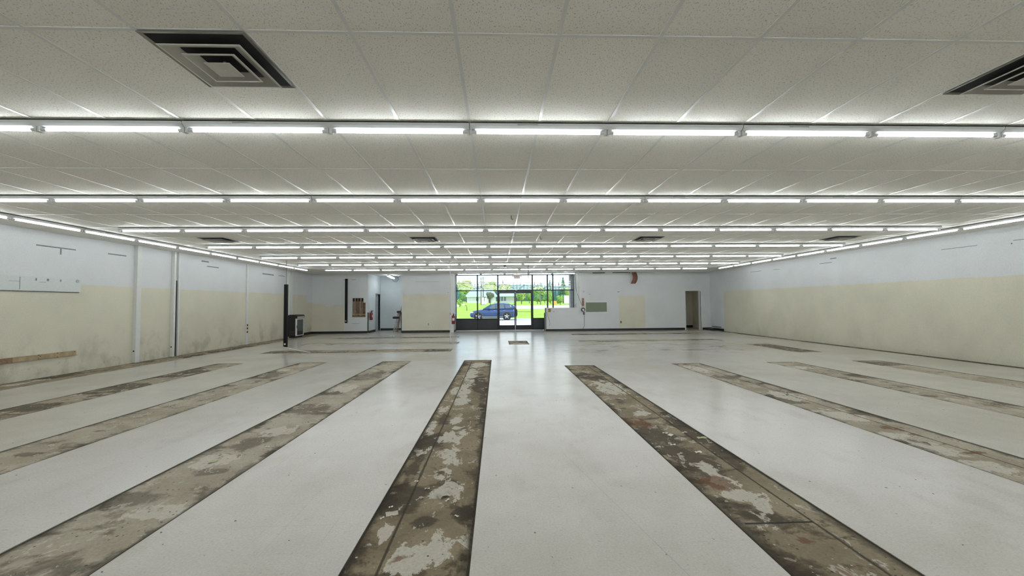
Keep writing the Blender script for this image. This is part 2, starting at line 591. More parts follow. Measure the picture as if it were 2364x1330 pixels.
# strips of bare slab: x0, x1, y0, y1, along axis, seam, tone, blobs
S = [
    ('S0', XL, -8.68, YR, 20.3, 'Y', 9, .25, [('d', -9.2, 9, .2, .5), ('w', -9.1, 8.2, .08, .5), ('d', -9.2, 11.2, .12, .3), ('d', -8.9, 14, .2, 2)]),
    ('S1', -7.05, -6.38, YR, 10.64, 'Y', 9, .45, [('d', -6.77, 7.69, .57, .42), ('d', -6.73, 9.22, .38, .61), ('d', -6.84, 6.21, .33, .27)]),
    ('S2', -5.0, -4.3, YR, 10.6, 'Y', 9, .8, [('w', -4.79, 9.42, .15, .12), ('d', -4.66, 4.27, .13, .06), ('d', -4.64, 5.04, .08, .05), ('d', -4.73, 8.78, .28, .35)]),
    ('S3', -2.93, -2.2, YR, 10.65, 'Y', 9, .95, [('d', -2.68, 5.87, .25, .31), ('d', -2.62, 8.54, .29, .39), ('d', -2.72, 6.93, .11, .13), ('d', -2.59, 4.5, .17, .21), ('d', -2.75, 3.26, .19, .13), ('d', -2.52, 3.74, .15, .1), ('w', -2.66, 4.0, .16, .14), ('w', -2.71, 7.29, .19, .29), ('w', -2.51, 4.91, .16, .17), ('w', -2.34, 3.02, .19, .09)]),
    ('S4', -.86, -.16, YR, 10.65, 'Y', .2, .12, [('w', -.44, 9.85, .18, .36), ('w', -.55, 8.43, .11, .78), ('w', -.57, 6.94, .09, .71), ('w', -.55, 6.24, .1, .21), ('w', -.54, 5.19, .08, .15), ('w', -.49, 4.63, .11, .27), ('w', -.46, 3.97, .06, .23), ('w', -.44, 3.54, .05, .09), ('w', -.4, 3.26, .1, .12), ('w', -.32, 3.13, .05, .07), ('w', -.4, 2.48, .17, .12), ('w', -.47, 2.33, .12, .08), ('w', -.79, 4.89, .05, .26), ('w', -.73, 4.13, .06, .12), ('w', -.75, 5.8, .06, .18), ('w', -.73, 7.04, .05, .27), ('w', -.74, 2.67, .04, .12), ('d', -.34, 7.6, .12, .85), ('d', -.23, 6.51, .05, .94), ('d', -.68, 5.35, .08, .31), ('d', -.72, 4.39, .12, .14), ('d', -.72, 3.19, .16, .15), ('d', -.24, 2.9, .06, .09), ('d', -.72, 3.02, .14, .12), ('d', -.5, 2.79, .07, .08), ('d', -.75, 3.83, .06, .39)]),
    ('S5', 1.53, 2.23, YR, 9.55, 'Y', .525, .25, [('w', 1.88, 7.03, .2, .55), ('w', 1.85, 5.36, .11, .13), ('w', 1.84, 3.55, .08, .14), ('w', 1.81, 3.05, .13, .12), ('w', 1.86, 2.9, .07, .08), ('w', 1.88, 3.27, .05, .1), ('d', 1.68, 4.61, .16, .23), ('d', 1.69, 4.24, .2, .2), ('d', 1.73, 3.95, .21, .26), ('d', 1.87, 3.68, .12, .18), ('d', 1.79, 6.14, .1, .18), ('d', 1.78, 8.11, .21, .48), ('d', 1.7, 4.3, .22, .55), ('d', 1.8, 3.8, .2, .35), ('d', 2.14, 4.4, .1, .9), ('r', 1.64, 4.95, .15, .18), ('r', 1.71, 3.28, .14, .12), ('r', 1.85, 2.48, .06, .04), ('r', 1.93, 2.38, .05, .03)]),
    ('S6', 4.08, 4.77, YR, 9.62, 'Y', .42, .75, [('w', 4.34, 5.12, .2, .25), ('w', 4.4, 6.23, .15, .29), ('w', 4.22, 4.33, .13, .1), ('w', 4.26, 3.93, .15, .18), ('w', 4.22, 3.49, .15, .14), ('r', 4.44, 4.56, .15, .08), ('r', 4.49, 3.79, .12, .04), ('d', 4.2, 4.09, .13, .12), ('d', 4.24, 5.97, .2, .27), ('w', 4.35, 8.83, .2, .37), ('d', 4.36, 7.89, .25, .29)]),
    ('S7', 6.38, 7.07, YR, 9.63, 'Y', .5, .85, [('d', 6.79, 6.74, .1, .12), ('d', 6.97, 7.68, .2, .23), ('d', 6.48, 6.02, .16, .1), ('w', 6.51, 6.31, .07, .05), ('w', 6.61, 5.83, .08, .04), ('w', 6.52, 8.81, .2, .22)]),
    ('S8', 8.5, 9.2, YR, 9.66, 'Y', 9, .8, [('d', 8.85, 9.3, .4, .35)]),
    ('S9', 10.88, XR, YR, 20.0, 'Y', .13, .2, [('d', 11.0, 17, .2, 2), ('d', 11.0, 10, .2, 2), ('d', 11.0, 13.5, .2, 1)]),
    ('S10', 8.47, 9.2, 11.4, 13.8, 'Y', 9, .5, [('d', 8.8, 12.6, .4, 1.2)]),
    ('T1', -7.15, -1.45, 12.65, 13.45, 'X', 9, .45, [('d', -6.3, 13, 1.0, .3), ('d', -1.8, 13, .4, .4), ('d', -5.2, 12.9, 1, .2)]),
    ('T2', -7.1, -1.45, 15.15, 15.85, 'X', 9, .95, []),
    ('T3', -7.05, -1.7, 17.9, 18.45, 'X', 9, .5, [('d', -5.9, 18.1, 1.2, .3), ('d', -3.2, 18.2, 1, .2)]),
    ('T4', 3.1, 8.45, 15.2, 15.85, 'X', 9, .75, [('d', 4.2, 15.4, .5, .2), ('d', 7.9, 15.6, .5, .3)]),
    ('T5', 3.4, 10.0, 18.55, 19.25, 'X', 9, .55, [('d', 5.6, 18.9, 1.1, .3), ('d', 8.6, 19, .6, .3), ('d', 3.7, 18.9, .5, .2)]),
    ('P', .4, 1.12, 14.55, 16.0, 'Y', 9, .35, [('w', .75, 15.0, .2, .15), ('d', 1.0, 15.5, .2, .3)]),
]


def make_floor():
    xs = sorted({XL, XR} | {s[1] for s in S} | {s[2] for s in S})
    ys = sorted({YR, YB, YW} | {s[3] for s in S} | {s[4] for s in S})
    holes = [(s[1], s[2], s[3], s[4]) for s in S]

    def hole(x, y):
        return any(a < x < b and c < y < d for a, b, c, d in holes)
    mb = MB()
    solid = {}
    for i in range(len(xs) - 1):
        for j in range(len(ys) - 1):
            cx, cy = (xs[i] + xs[i + 1]) / 2, (ys[j] + ys[j + 1]) / 2
            solid[i, j] = not hole(cx, cy)
    D = -.006
    for (i, j), ok in solid.items():
        if not ok:
            continue
        a, b, c, d = xs[i], xs[i + 1], ys[j], ys[j + 1]
        mb.add([(a, c, 0), (b, c, 0), (b, d, 0), (a, d, 0)], [(0, 1, 2, 3)])
        for (di, dj, p, q) in ((-1, 0, (a, d), (a, c)), (1, 0, (b, c), (b, d)), (0, -1, (a, c), (b, c)), (0, 1, (b, d), (a, d))):
            if solid.get((i + di, j + dj)) is False:
                mb.add([(*p, 0), (*p, D), (*q, D), (*q, 0)], [(0, 1, 2, 3)])
    # alcove and room behind the right door
    for a, b, c, d in ((-6.75, -4.75, YW, 23.5), (9.2, 11.15, YW, 25.5)):
        mb.add([(a, c, 0), (b, c, 0), (b, d, 0), (a, d, 0)], [(0, 1, 2, 3)])
    me = bpy.data.meshes.new('floor')
    me.from_pydata(mb.v, [], mb.f)
    me.update()
    me.materials.append(M_FLOOR)
    fl = bpy.data.objects.new('floor', me)
    COL.objects.link(fl)
    tag(fl, 'worn off-white vinyl tile floor of the empty shop with bare strips', 'floor', kind='structure')
    for (nm, x0, x1, y0, y1, ax, seam, tone, blobs) in S:
        if ax == 'Y':
            w, ln = x1 - x0, y1 - y0
        else:
            w, ln = y1 - y0, x1 - x0
        nu = max(3, round(w / .05))
        nv = max(3, round(ln / .06))
        verts, faces, geo, stain = [], [], [], []
        for jv in range(nv + 1):
            for iu in range(nu + 1):
                u, v = w * iu / nu, ln * jv / nv
                x, y = (x0 + u, y0 + v) if ax == 'Y' else (x0 + v, y0 + u)
                verts.append((x, y, -.005))
                # ends of the strip count as edges too
                ue = u
                dend = min(v, ln - v)
                if dend < min(u, w - u):
                    ue = dend
                geo.append((ue, w, seam if ue == u else 99, 1))
                c = {'d': 0, 'w': 0, 'r': 0}
                for ch, bx, by, rx, ry in blobs:
                    q = ((x - bx) / (rx * 1.5)) ** 2 + ((y - by) / (ry * 1.5)) ** 2
                    c[ch] = max(c[ch], 1 - q if q < 1 else 0)
                stain.append((c['d'], c['w'], c['r'], tone))
        for jv in range(nv):
            for iu in range(nu):
                a = jv * (nu + 1) + iu
                faces.append((a, a + 1, a + nu + 2, a + nu + 1) if ax == 'Y' else (a, a + nu + 1, a + nu + 2, a + 1))
        me = bpy.data.meshes.new('concrete_strip')
        me.from_pydata(verts, [], faces)
        for an, vals in (('geo', geo), ('stain', stain)):
            at = me.attributes.new(an, 'FLOAT_COLOR', 'POINT')
            at.data.foreach_set('color', [c for q in vals for c in q])
        me.update()
        me.materials.append(M_STRIP)
        o = bpy.data.objects.new('concrete_strip', me)
        COL.objects.link(o)
        o.parent = fl
        o['label'] = 'bare stained concrete strip'
    # cut line across the strip right of centre
    MB().box(1.6, 2.05, 2.672, 2.688, -.006, -.0035).build('cut_line', M_DARK, fl)
    a, b = Vector((.62, 4.0, .0003)), Vector((1.0, 2.19, .0003))
    n = (b - a).cross(Vector((0, 0, 1))).normalized() * .0011
    MB().add([a - n, a + n, b + n, b - n], [(0, 1, 2, 3)]).build('long_scratch', M_SCAR, fl)
    return fl


make_floor()


def struct(name, mb, m, label, cat, **k):
    return tag(mb.build(name, m, **k), label, cat, kind='structure')


T = .15


def make_ceiling():
    c = struct('ceiling', B(XL - .15, XR + .15, YR - .15, YW + .1, CEIL, CEIL + .3), M_CEIL, 'suspended ceiling of speckled white tiles in a metal grid', 'ceiling')
    g = MB()
    w, h = .012, .004
    k = 0
    x = -.234 - .61 * 15
    while x < XR:
        if x > XL:
            g.box(x - w, x + w, YR, YW, CEIL - h, CEIL + .001)
        x += .61
    y = 2.372 - 1.22 * 4
    while y < YW:
        if y > YR:
            g.box(XL, XR, y - w, y + w, CEIL - h + .0007, CEIL + .001)
        y += 1.22
    for a in ((XL, XL + .022, YR, YB), (XR - .022, XR, YR, YB), (XL, -6.6, YB - .022, YB), (-4.9, -2.39, YB - .022, YB), (4.34, XR, YB - .022, YB)):
        g.box(*a, CEIL - h, CEIL + .001)
    o = g.build('ceiling_grid', M_GRID, c)
    o['label'] = 'white enamelled metal grid'
    B(-6.75, -4.75, YW + .1, 23.65, CEIL, CEIL + .3).build('alcove_ceiling', M_COOL, c)
    struct('side_room_ceiling', B(9.0, XR + .3, YB + T + .001, 25.7, 2.7, CEIL - .001), M_ROOM, 'ceiling of the room behind the right-hand doorway', 'ceiling')
    return c


make_ceiling()

WALL_L = struct('wall_left', B(XL - T, XL, YR, YB + T, -.1, CEIL), M_LEFT, 'left wall, white above and dirty beige below', 'wall')
WALL_R = struct('wall_right', B(XR, XR + T, YR, YB + T, -.1, CEIL), M_RIGHT, 'right wall, white above and clean beige below', 'wall')
struct('wall_rear', B(XL - T, XR + T, YR - T, YR, -.1, CEIL), M_RIGHT, 'plain wall behind the camera', 'wall')
wb = MB()
for a in ((XL - T, -7.39, 0, CEIL), (-7.39, -6.71, 0, .82), (-7.39, -6.71, 1.79, CEIL), (-6.71, -6.6, 0, CEIL), (-4.9, -2.39, 0, CEIL), (4.34, 9.83, 0, CEIL), (9.83, 10.63, 2.03, CEIL), (10.63, XR + T, 0, CEIL)):
    wb.box(a[0], a[1], YB, YB + T, a[2], a[3])
# ragged corner left in the plaster at the upper right of the hole
wb.box(-6.82, -6.71, YB, YB + T, 1.56, 1.79)
WALL_B = struct('wall_back', wb, M_BACK, 'far wall either side of the shop front, white with beige patches', 'wall')

# studs seen in the hole
ho = MB().box(-7.39, -6.71, YB + .13, YB + .15, .82, 1.79)
ho.build('backing_board', M_PINK, WALL_B)
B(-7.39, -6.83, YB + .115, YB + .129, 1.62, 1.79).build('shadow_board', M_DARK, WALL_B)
for x0, x1, mm in ((-7.27, -7.235, M_WOOD), (-7.14, -7.10, M_OLDWOOD), (-6.985, -6.95, M_WOOD), (-6.86, -6.82, M_OLDWOOD)):
    B(x0, x1, YB + .03, YB + .115, .86, 1.78 if x0 < -6.9 else 1.56).build('stud', mm, WALL_B)
B(-7.38, -6.72, YB + .02, YB + .11, .93, .99).build('noggin', M_WOOD, WALL_B)
B(-7.38, -6.72, YB + .02, YB + .11, .83, .88).build('noggin', M_OLDWOOD, WALL_B)

# alcove
al = MB()
al.box(-6.75, -6.6, YB + T, 22.55, 0, CEIL).box(-6.75, -6.6, 23.35, 23.5, 0, CEIL).box(-6.75, -6.6, 22.55, 23.35, 2.02, CEIL)
struct('wall_alcove_left', al, M_COOL, 'left side wall of the alcove with a door opening', 'wall')
struct('wall_alcove_back', B(-6.75, -4.75, 23.5, 23.65, 0, CEIL), M_COOL, 'blue-white back wall of the alcove', 'wall')
struct('wall_alcove_right', B(-4.9, -4.75, YB + T, 23.5, 0, CEIL), M_COOL, 'right side wall of the alcove, seen edge on', 'wall')
d = thing('door_1', 'grey door ajar in the side wall of the alcove', 'door', (-6.6, 22.95, 0), kind='structure')
B(-.16, .012, -.44, -.40, 0, 2.06).build('frame_post', M_GREYM, d)
B(-.16, .012, .40, .44, 0, 2.06).build('frame_post', M_GREYM, d)
B(-.16, .012, -.40, .40, 2.02, 2.06).build('frame_head', M_GREYM, d)
B(-.12, -.08, -.33, .40, .01, 2.0).build('door_leaf', plain('grey_door', (.40, .43, .44), .5), d)
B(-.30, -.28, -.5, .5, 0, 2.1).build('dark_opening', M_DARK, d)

# room behind the right-hand door
struct('wall_side_room_back', B(9.0, XR + T, 23.2, 23.35, 0, 2.7), M_ROOM, 'beige wall seen through the right-hand doorway', 'wall')
struct('wall_side_room_left', B(8.9, 9.05, YB + T, 23.2, 0, 2.7), M_ROOM, 'beige side wall of the room behind the doorway', 'wall')
struct('wall_side_room_right', B(XR, XR + T, YB + T, 23.2, 0, 2.7), M_ROOM, 'right side wall of the room behind the doorway', 'wall')
struct('baseboard_side_room', B(9.05, XR, 23.185, 23.2, 0, .13), M_BLACK, 'black baseboard inside the right-hand doorway', 'baseboard')
struct('side_room_floor', B(9.0, XR + T, YB + T, 23.2, -.1, -.001), M_FLOOR, 'floor of the room behind the right-hand doorway', 'floor')
d = thing('door_2', 'open right-hand doorway in a white frame', 'door', (10.63, YB, 0), kind='structure')
B(-.86, -.80, -.015, .165, 0, 2.09).build('frame_post', M_TRIM, d)
B(0, .06, -.015, .165, 0, 2.09).build('frame_post', M_TRIM, d)
B(-.80, 0, -.015, .165, 2.03, 2.09).build('frame_head', M_TRIM, d)
B(-.05, -.0, .02, .16, .0, 2.03).build('stop_post', M_TRIM, d)
B(-.012, -.001, -.016, .02, .01, 2.02).build('hinge_gap', M_DARK, d)

o = thing('added_bulb', 'small added bulb lighting the room behind the doorway, out of sight', 'lamp', (10.2, 22.3, 2.7))  # unseen bulb, added to brighten the side room
MB().cyl((0, 0, -.05), (0, 0, -.002), .05, n=14).build('holder', M_WHITE, o)
mb_, tb_ = mat('added_bulb_glow')
e_ = tb_.n('ShaderNodeEmission')
e_.inputs[0].default_value = (1, .93, .8, 1)
e_.inputs[1].default_value = 30
tb_.out(e_.outputs[0])
MB().lathe([(.001, -.13), (.03, -.12), (.042, -.09), (.03, -.06), (.015, -.05)], n=12).build('bulb', mb_, o)

# recess in front of the shop front
struct('wall_jamb_left', B(-2.54, -2.24, YB + T, YW + .06, 0, CEIL), M_TRIM, 'white return wall left of the shop-front glass', 'wall')
struct('wall_jamb_right', B(4.16, 4.49, YB + T, YW + .06, 0, CEIL), M_TRIM, 'white return wall right of the shop-front glass', 'wall')
struct('wall_jamb_trim', B(-2.39, -2.24, YB, YB + T, 0, CEIL).box(4.24, 4.34, YB, YB + T, 1.21, CEIL), M_TRIM, 'white plaster edges of the shop-front recess', 'trim')
struct('wall_half', B(2.5, 4.34, YB, YB + T, 0, 1.21), M_BACK, 'low white half wall in front of the shop window', 'wall')
struct('trim_half_wall_end', B(2.47, 2.5, YB - .012, YB + .05, .0, 1.21).box(2.41, 2.45, YB + .1, YB + .16, 0, .95), M_BLACK, 'black corner strip on the free end of the half wall', 'trim')
B(2.45, 2.5, YB + .05, YB + T, 0, 1.2).build('trim_1', M_TRIM)
tag(bpy.data.objects['trim_1'], 'white end face of the low half wall', 'trim', kind='structure')
struct('trim_corner_guard', B(-6.61, -6.585, YB - .012, YB + .10, .03, 1.05), M_BLACK, 'black corner guard left of the alcove', 'trim')
struct('trim_corner_guard.001', B(-4.915, -4.885, YB - .012, YB + .10, .03, 1.05), M_BLACK, 'black corner guard right of the alcove', 'trim')

# baseboards
BB = .115
struct('baseboard_back', B(XL, -6.6, YB - .012, YB, 0, BB), M_BLACK, 'black baseboard left of the alcove', 'baseboard')
struct('baseboard_partition', B(-4.9, -2.39, YB - .012, YB, 0, BB), M_BLACK, 'black baseboard under the beige patch beside the shop front', 'baseboard')
struct('baseboard_right_section', B(2.5, 9.77, YB - .012, YB, 0, BB), M_BLACK, 'long black baseboard from half wall to right-hand doorway', 'baseboard')
struct('baseboard_corner', B(10.69, XR, YB - .012, YB, 0, BB), M_BLACK, 'short black baseboard right of the doorway', 'baseboard')
struct('baseboard_right', B(XR - .012, XR, 19.95, YB - .012, 0, BB), M_BLACK, 'short black baseboard at the far end of right wall', 'baseboard')
struct('baseboard_left', B(XL, XL + .012, 19.3, YB - .012, 0, BB), M_BLACK, 'short black baseboard beside the cooler on left wall', 'baseboard')
struct('baseboard_alcove', B(-6.6, -4.9, 23.488, 23.5, 0, BB).box(-6.6, -6.588, YB + T, 22.5, 0, BB), M_BLACK, 'black baseboard round the alcove', 'baseboard')
struct('baseboard_jamb', B(-2.24, -2.228, YB, YW - .03, 0, .1), M_BLACK, 'black baseboard on the left return wall', 'baseboard')

# scars of old shelving on the plaster
SCL = [(8.69, 9.48, 2.72, .012), (10.24, 10.73, 2.73, .014), (13.38, 13.71, 2.88, .022), (13.63, 14.19, 2.735, .014), (16.78, 17.61, 2.725, .022), (18.0, 18.5, 2.73, .012)]
for y0, y1, z, h in SCL:
    B(XL, XL + .003, y0, y1, z - h, z + h).build('wall_scar', M_SCAR, WALL_L)
B(XL, XL + .003, 9.15, 9.18, 2.58, 2.72).build('wall_scar', M_SCAR, WALL_L)
for y0, y1, z, h in [(9.13, 9.9, 2.705, .006), (13.29, 13.81, 2.73, .008), (13.1, 13.35, 2.855, .014), (16.97, 17.72, 2.74, .008), (8.2, 8.46, 2.715, .006), (15.83, 16.21, 2.72, .006), (8.475, 8.5, 2.655, .016)]:
    B(XR - .003, XR, y0, y1, z - h, z + h).build('wall_scar', M_SCAR, WALL_R)
for x0, x1, z, h in [(-7.85, -7.6, 2.72, .008), (-7.45, -7.2, 2.72, .008), (-7.4, -7.0, .50, .006), (6.25, 6.35, 2.01, .018), (4.75, 4.82, 1.9, .01), (-4.2, -3.0, 2.6, .004)]:
    B(x0, x1, YB - .003, YB, z - h, z + h).build('wall_scar', M_SCAR, WALL_B)
B(4.95, 5.6, YB - .004, YB, 2.985, CEIL).build('ceiling_gap_shade', M_DARK, WALL_B)  # dark strips stand in for the shadow line under the ceiling edge
B(6.0, 6.95, YB - .004, YB, 2.995, CEIL).build('ceiling_gap_shade', M_DARK, WALL_B)


# ------------------------------------------------------------------ shop front
def bay(n, x0, x1, label, kick=True, zmid=True, bottom=0):
    o = thing('window_%d' % n, label, 'window', ((x0 + x1) / 2, YW, 0), kind='structure')
    h = (x1 - x0) / 2
    f = MB()
    a, b = .034, .05
    f.box(-h, -h + a, -b, b, 0, 3.03).box(h - a, h, -b, b, 0, 3.03).box(-h, h, -b, b, 2.99, 3.03)
    if zmid:
        f.box(-h, h, -b, b, 2.135, 2.185)
    if kick:
        f.box(-h, h, -b, b, .60, .66).box(-h, h, -b, b, 0.03, .08)
    f.build('frame', M_FRAME, o)
    if zmid:
        B(-h + a, h - a, -.004, .004, 2.185, 2.99).build('pane', M_GLASS, o)
        B(-h + a, h - a, -.004, .004, .66 if kick else 0, 2.135).build('pane', M_GLASS, o)
    if kick:
        B(-h + a, h - a, -.03, .03, .08, .60).build('kick_panel', M_KICK, o)
    return o


bay(1, -2.24, -1.08, 'left-most bay of the black-framed shop window')
bay(2, -1.08, .02, 'window bay directly left of the glass doors, blue car behind it')
bay(3, 1.9, 2.72, 'window bay directly right of the glass doors')
bay(4, 2.72, 3.02, 'narrow window bay above the half wall')
bay(5, 3.02, 4.16, 'right-most window bay above the half wall')
o = thing('window_6', 'wide transom window above the glass doors with EXIT sign before it', 'window', (.96, YW, 0), kind='structure')
B(-.94, .94, -.05, .05, 2.985, 3.03).box(-.94, -.90, -.05, .05, 0, 3.03).box(.90, .94, -.05, .05, 0, 3.03).box(-.9, .9, -.06, .06, 2.075, 2.185).build('frame', M_FRAME, o)
B(-.90, .90, -.004, .004, 2.185, 2.985).build('pane', M_GLASS, o)
MB().cyl((0.02, -.075, 2.17), (.10, -.075, 2.17), .014).build('door_closer', M_WHITE, o)
for i, (x0, x1, lab, hx) in enumerate(((.06, .955, 'left leaf of the black-framed glass entrance doors', .885), (.965, 1.86, 'right leaf of the black-framed glass entrance doors', 1.03))):
    o = thing('door_%d' % (3 + i), lab, 'door', ((x0 + x1) / 2, YW, 0), kind='structure')
    h = (x1 - x0) / 2
    a = .05
    B(-h, -h + a, -.025, .025, .03, 2.07).box(h - a, h, -.025, .025, .03, 2.07).box(-h + a, h - a, -.025, .025, 2.0, 2.07).box(-h + a, h - a, -.025, .025, .03, .28).build('door_frame', M_FRAME, o)
    B(-h + a, h - a, -.004, .004, .28, 2.0).build('pane', M_GLASS, o)
    MB().cyl((-h + a, -.06, 1.0), (h - a, -.06, 1.0), .012).build('push_bar', M_GREYM, o)
    hx -= (x0 + x1) / 2
    MB().tube([(hx, -.03, .75), (hx, -.09, .78), (hx, -.09, 1.12), (hx, -.03, 1.15)], .012).build('handle', M_WHITE if i == 0 else M_FRAME, o)
struct('trim_threshold', B(-2.24, 2.45, YW - .09, YW + .09, 0, .03), plain('aluminium_sill', (.75, .76, .77), .3, .5), 'pale aluminium sill and threshold under the shop front', 'trim')
struct('wall_front_header', B(-3.5, 5.5, YW + .1, YW + .3, 3.03, 3.5), M_TRIM, 'fascia over the shop front outside', 'wall')
struct('trim_soffit', B(-8, 9, YW + .1, YW + 1.6, 3.08, 3.5), plain('pale_soffit', (.6, .6, .62), .7), 'pale canopy soffit outside over the shop front', 'trim')

# ------------------------------------------------------------------ strip lights
DROP = .0723


def make_light(n_tubes=2, label='', name='strip_light'):
    """local x runs along the fitting, z = 0 is the ceiling"""
    L = 1.22 * n_tubes
    r = thing(name, label, 'ceiling light', group='bare-tube fluorescent strip lights')
    h = MB()
    prof = [(-.058, -.014), (.058, -.014), (.052, -.034), (.03, -.052), (-.03, -.052), (-.052, -.034)]
    h.loft([[(0.003, y, z) for y, z in prof], [(L - .003, y, z) for y, z in prof]], smooth=False)
    h.build('housing', M_HOUSE, r)
    B(.01, L - .01, -.05, .05, -.0145, -.0048).build('gap_shade_strip', M_DARK, r)  # dark filler standing in for the shade between housing and ceiling
    for i in range(n_tubes):
        x0 = i * 1.22
        MB().cyl((x0 + .062, 0, -DROP), (x0 + 1.158, 0, -DROP), .0128, n=10).build('tube', M_TUBE, r)
        for xs_, dd in ((x0 + .012, 1), (x0 + 1.208, -1)):
            s = MB()
            s.box(xs_ - .009, xs_ + .009, -.022, .022, -.095, -.045)
            s.cyl((xs_, 0, -DROP), (xs_ + dd * .05, 0, -DROP), .0145, n=10)
            s.build('lamp_holder', M_WHITE, r)
    B(.42, .60, -.0565, -.054, -.032, -.018).build('rating_sticker', M_GREYM, r)
    return r


L8 = make_light(2)
L4 = make_light(1)
used = set()


def place(src, x, y, rz, label):
    o = src if src not in used else copy_tree(src)
    used.add(src)
    o.location = (x, y, CEIL)
    o.rotation_euler = (0, 0, rz)
    o['label'] = label
    return o


X0 = -.234 - 12 * .61
rowname = ['nearest', 'second', 'third', 'fourth', 'fifth', 'sixth', 'seventh']
for r in range(7):
    y = 3.592 + 2.44 * r
    vis = range(7)
    if r == 0:
        vis = [1, 2, 3, 4, 5]
    k = 0
    for i in range(7):
        if i in vis:
            lab = '%s two-tube strip light from the left in the %s ceiling row' % (ORD[k], rowname[r])
            if r == 1 and False:
                lab = ''
            k += 1
        else:
            lab = 'two-tube strip light at the %s end of nearest row, outside the view' % ('left' if i == 0 else 'right')
        place(L8, X0 + 2.44 * i, y, 0, lab)
for side, x in (('left', -8.28), ('right', 10.0)):
    for k in range(8):
        y1 = 18.23 - 2.44 * k
        if k < 5:
            lab = '%s two-tube strip light from the far end of the row along the %s wall' % (ORD[k], side)
        else:
            lab = '%s two-tube strip light along the %s wall, outside the view' % (ORD[k], side)
        place(L8, x, y1 - 2.44, PI / 2, lab)
for i, xx in enumerate((-2.064, .376)):
    place(L8, xx, 21.0, 0, '%s strip light right above the shop-front glass' % ('left' if i == 0 else 'middle'))
place(L4, 2.816, 21.0, 0, 'short single-tube strip light above the half wall by the shop front')
for i in range(7):
    place(L8, X0 + 2.44 * i, 1.152, 0, '%s strip light from the left in the row overhead, above the view' % ORD[i])
    place(L8, X0 + 2.44 * i, -1.288, 0, '%s strip light from the left in the row behind the camera' % ORD[i])
# tilted fitting in the alcove
o = place(L4, -5.72, 21.72, PI / 2, 'short strip light hanging crooked under the alcove ceiling')
MB().cyl((.062, .05, -DROP - .004), (1.158, .05, -DROP - .004), .0128, n=10).cyl((.062, -.05, -DROP - .004), (1.158, -.05, -DROP - .004), .0128, n=10).build('added_tubes', M_TUBE, o)  # extra tubes, added to make the alcove brighter
o.rotation_euler = (0, math.radians(3.2), PI / 2)
o.location = (-5.72, 21.72, CEIL - .01)
wr = MB().torus((-5.38, 21.9, 2.80), .15, .008, 'Y', 20, 6).tube([(-5.52, 21.9, 2.84), (-5.56, 21.9, 2.97), (-5.57, 21.9, CEIL)], .008).tube([(-5.26, 21.9, 2.86), (-5.15, 21.9, 2.95), (-5.05, 21.9, CEIL)], .008)
tag(wr.build('loose_wire', M_CORD), 'loop of loose grey wire hanging under the alcove ceiling', 'wire')


# ------------------------------------------------------------------ air diffusers
M_DIFF = plain('dusty_diffuser_metal', (.30, .29, .26), .5, .1, var=.25, scale=6)
M_CAVITY = plain('cavity_shade', (.012, .012, .012), .9)  # near-black colour stands in for the unlit depth of the duct


def ring_band(a, z0, b, z1, t=.004):
    mb = MB()
    o = [(-a, -a, z0), (a, -a, z0), (a, a, z0), (-a, a, z0)]
    i = [(-b, -b, z1), (b, -b, z1), (b, b, z1), (-b, b, z1)]
    i2 = [(x, y, z + t) for x, y, z in i]
    o2 = [(x, y, z + t) for x, y, z in o]
    v = o + i + i2 + o2
    f = []
    for k in range(4):
        n = (k + 1) % 4
        f += [(k, n, 4 + n, 4 + k), (4 + k, 4 + n, 8 + n, 8 + k), (8 + k, 8 + n, 12 + n, 12 + k), (12 + k, 12 + n, n, k)]
    return mb.add(v, f)


def side_darkened_material(name, base, amount):
    """grey enamel that darkens towards two sides, edge broken by noise"""
    m, t = mat(name)
    p = t.objco()
    c = t.xyz(p)
    d = t.math('ADD', t.math('MULTIPLY', c[0], 1.3), t.math('MULTIPLY', c[1], 1.6))
    d = t.math('ADD', d, t.math('MULTIPLY', t.math('SUBTRACT', t.noise(p, 7, 4), .5), .5))
    k = t.math('MULTIPLY', t.step(d, -.30, .30), amount)
    t.out(t.principled(t.mix(k, (*base, 1), (.01, .01, .009, 1)), .5))
    return m


M_DFRAME = side_darkened_material('side_darkened_frame', (.26, .25, .22), .6)
M_DRING = side_darkened_material('side_darkened_ring', (.52, .51, .47), .35)


def make_diffuser():
    r = thing('ceiling_diffuser', '', 'air vent', group='square sooty air diffusers in the ceiling')
    B(-.296, .296, -.296, .296, -.0065, -.0045).build('back_plate', M_CAVITY, r)
    ring_band(.305, -.012, .283, -.008, .003).build('frame', M_DFRAME, r)
    for a, b, z0, z1 in ((.235, .165, -.046, -.014), (.150, .100, -.052, -.018)):
        ring_band(a, z0, b, z1, .003).build('louvre_ring', M_DRING, r)
        ring_band(a + .007, z0, a - .004, z0 - .001, .004).build('ring_lip', plain('pale_diffuser_plate', (.56, .55, .51), .4), r)
    c = MB().box(-.078, .078, -.078, .078, -.060, -.056)
    c.cyl((0, 0, -.063), (0, 0, -.060), .006)
    c.build('centre_plate', plain('pale_diffuser_plate', (.56, .55, .51), .4), r)
    MB().cyl((0, 0, -.056), (0, 0, -.005), .01).build('stem', M_GREYM, r)
    return r


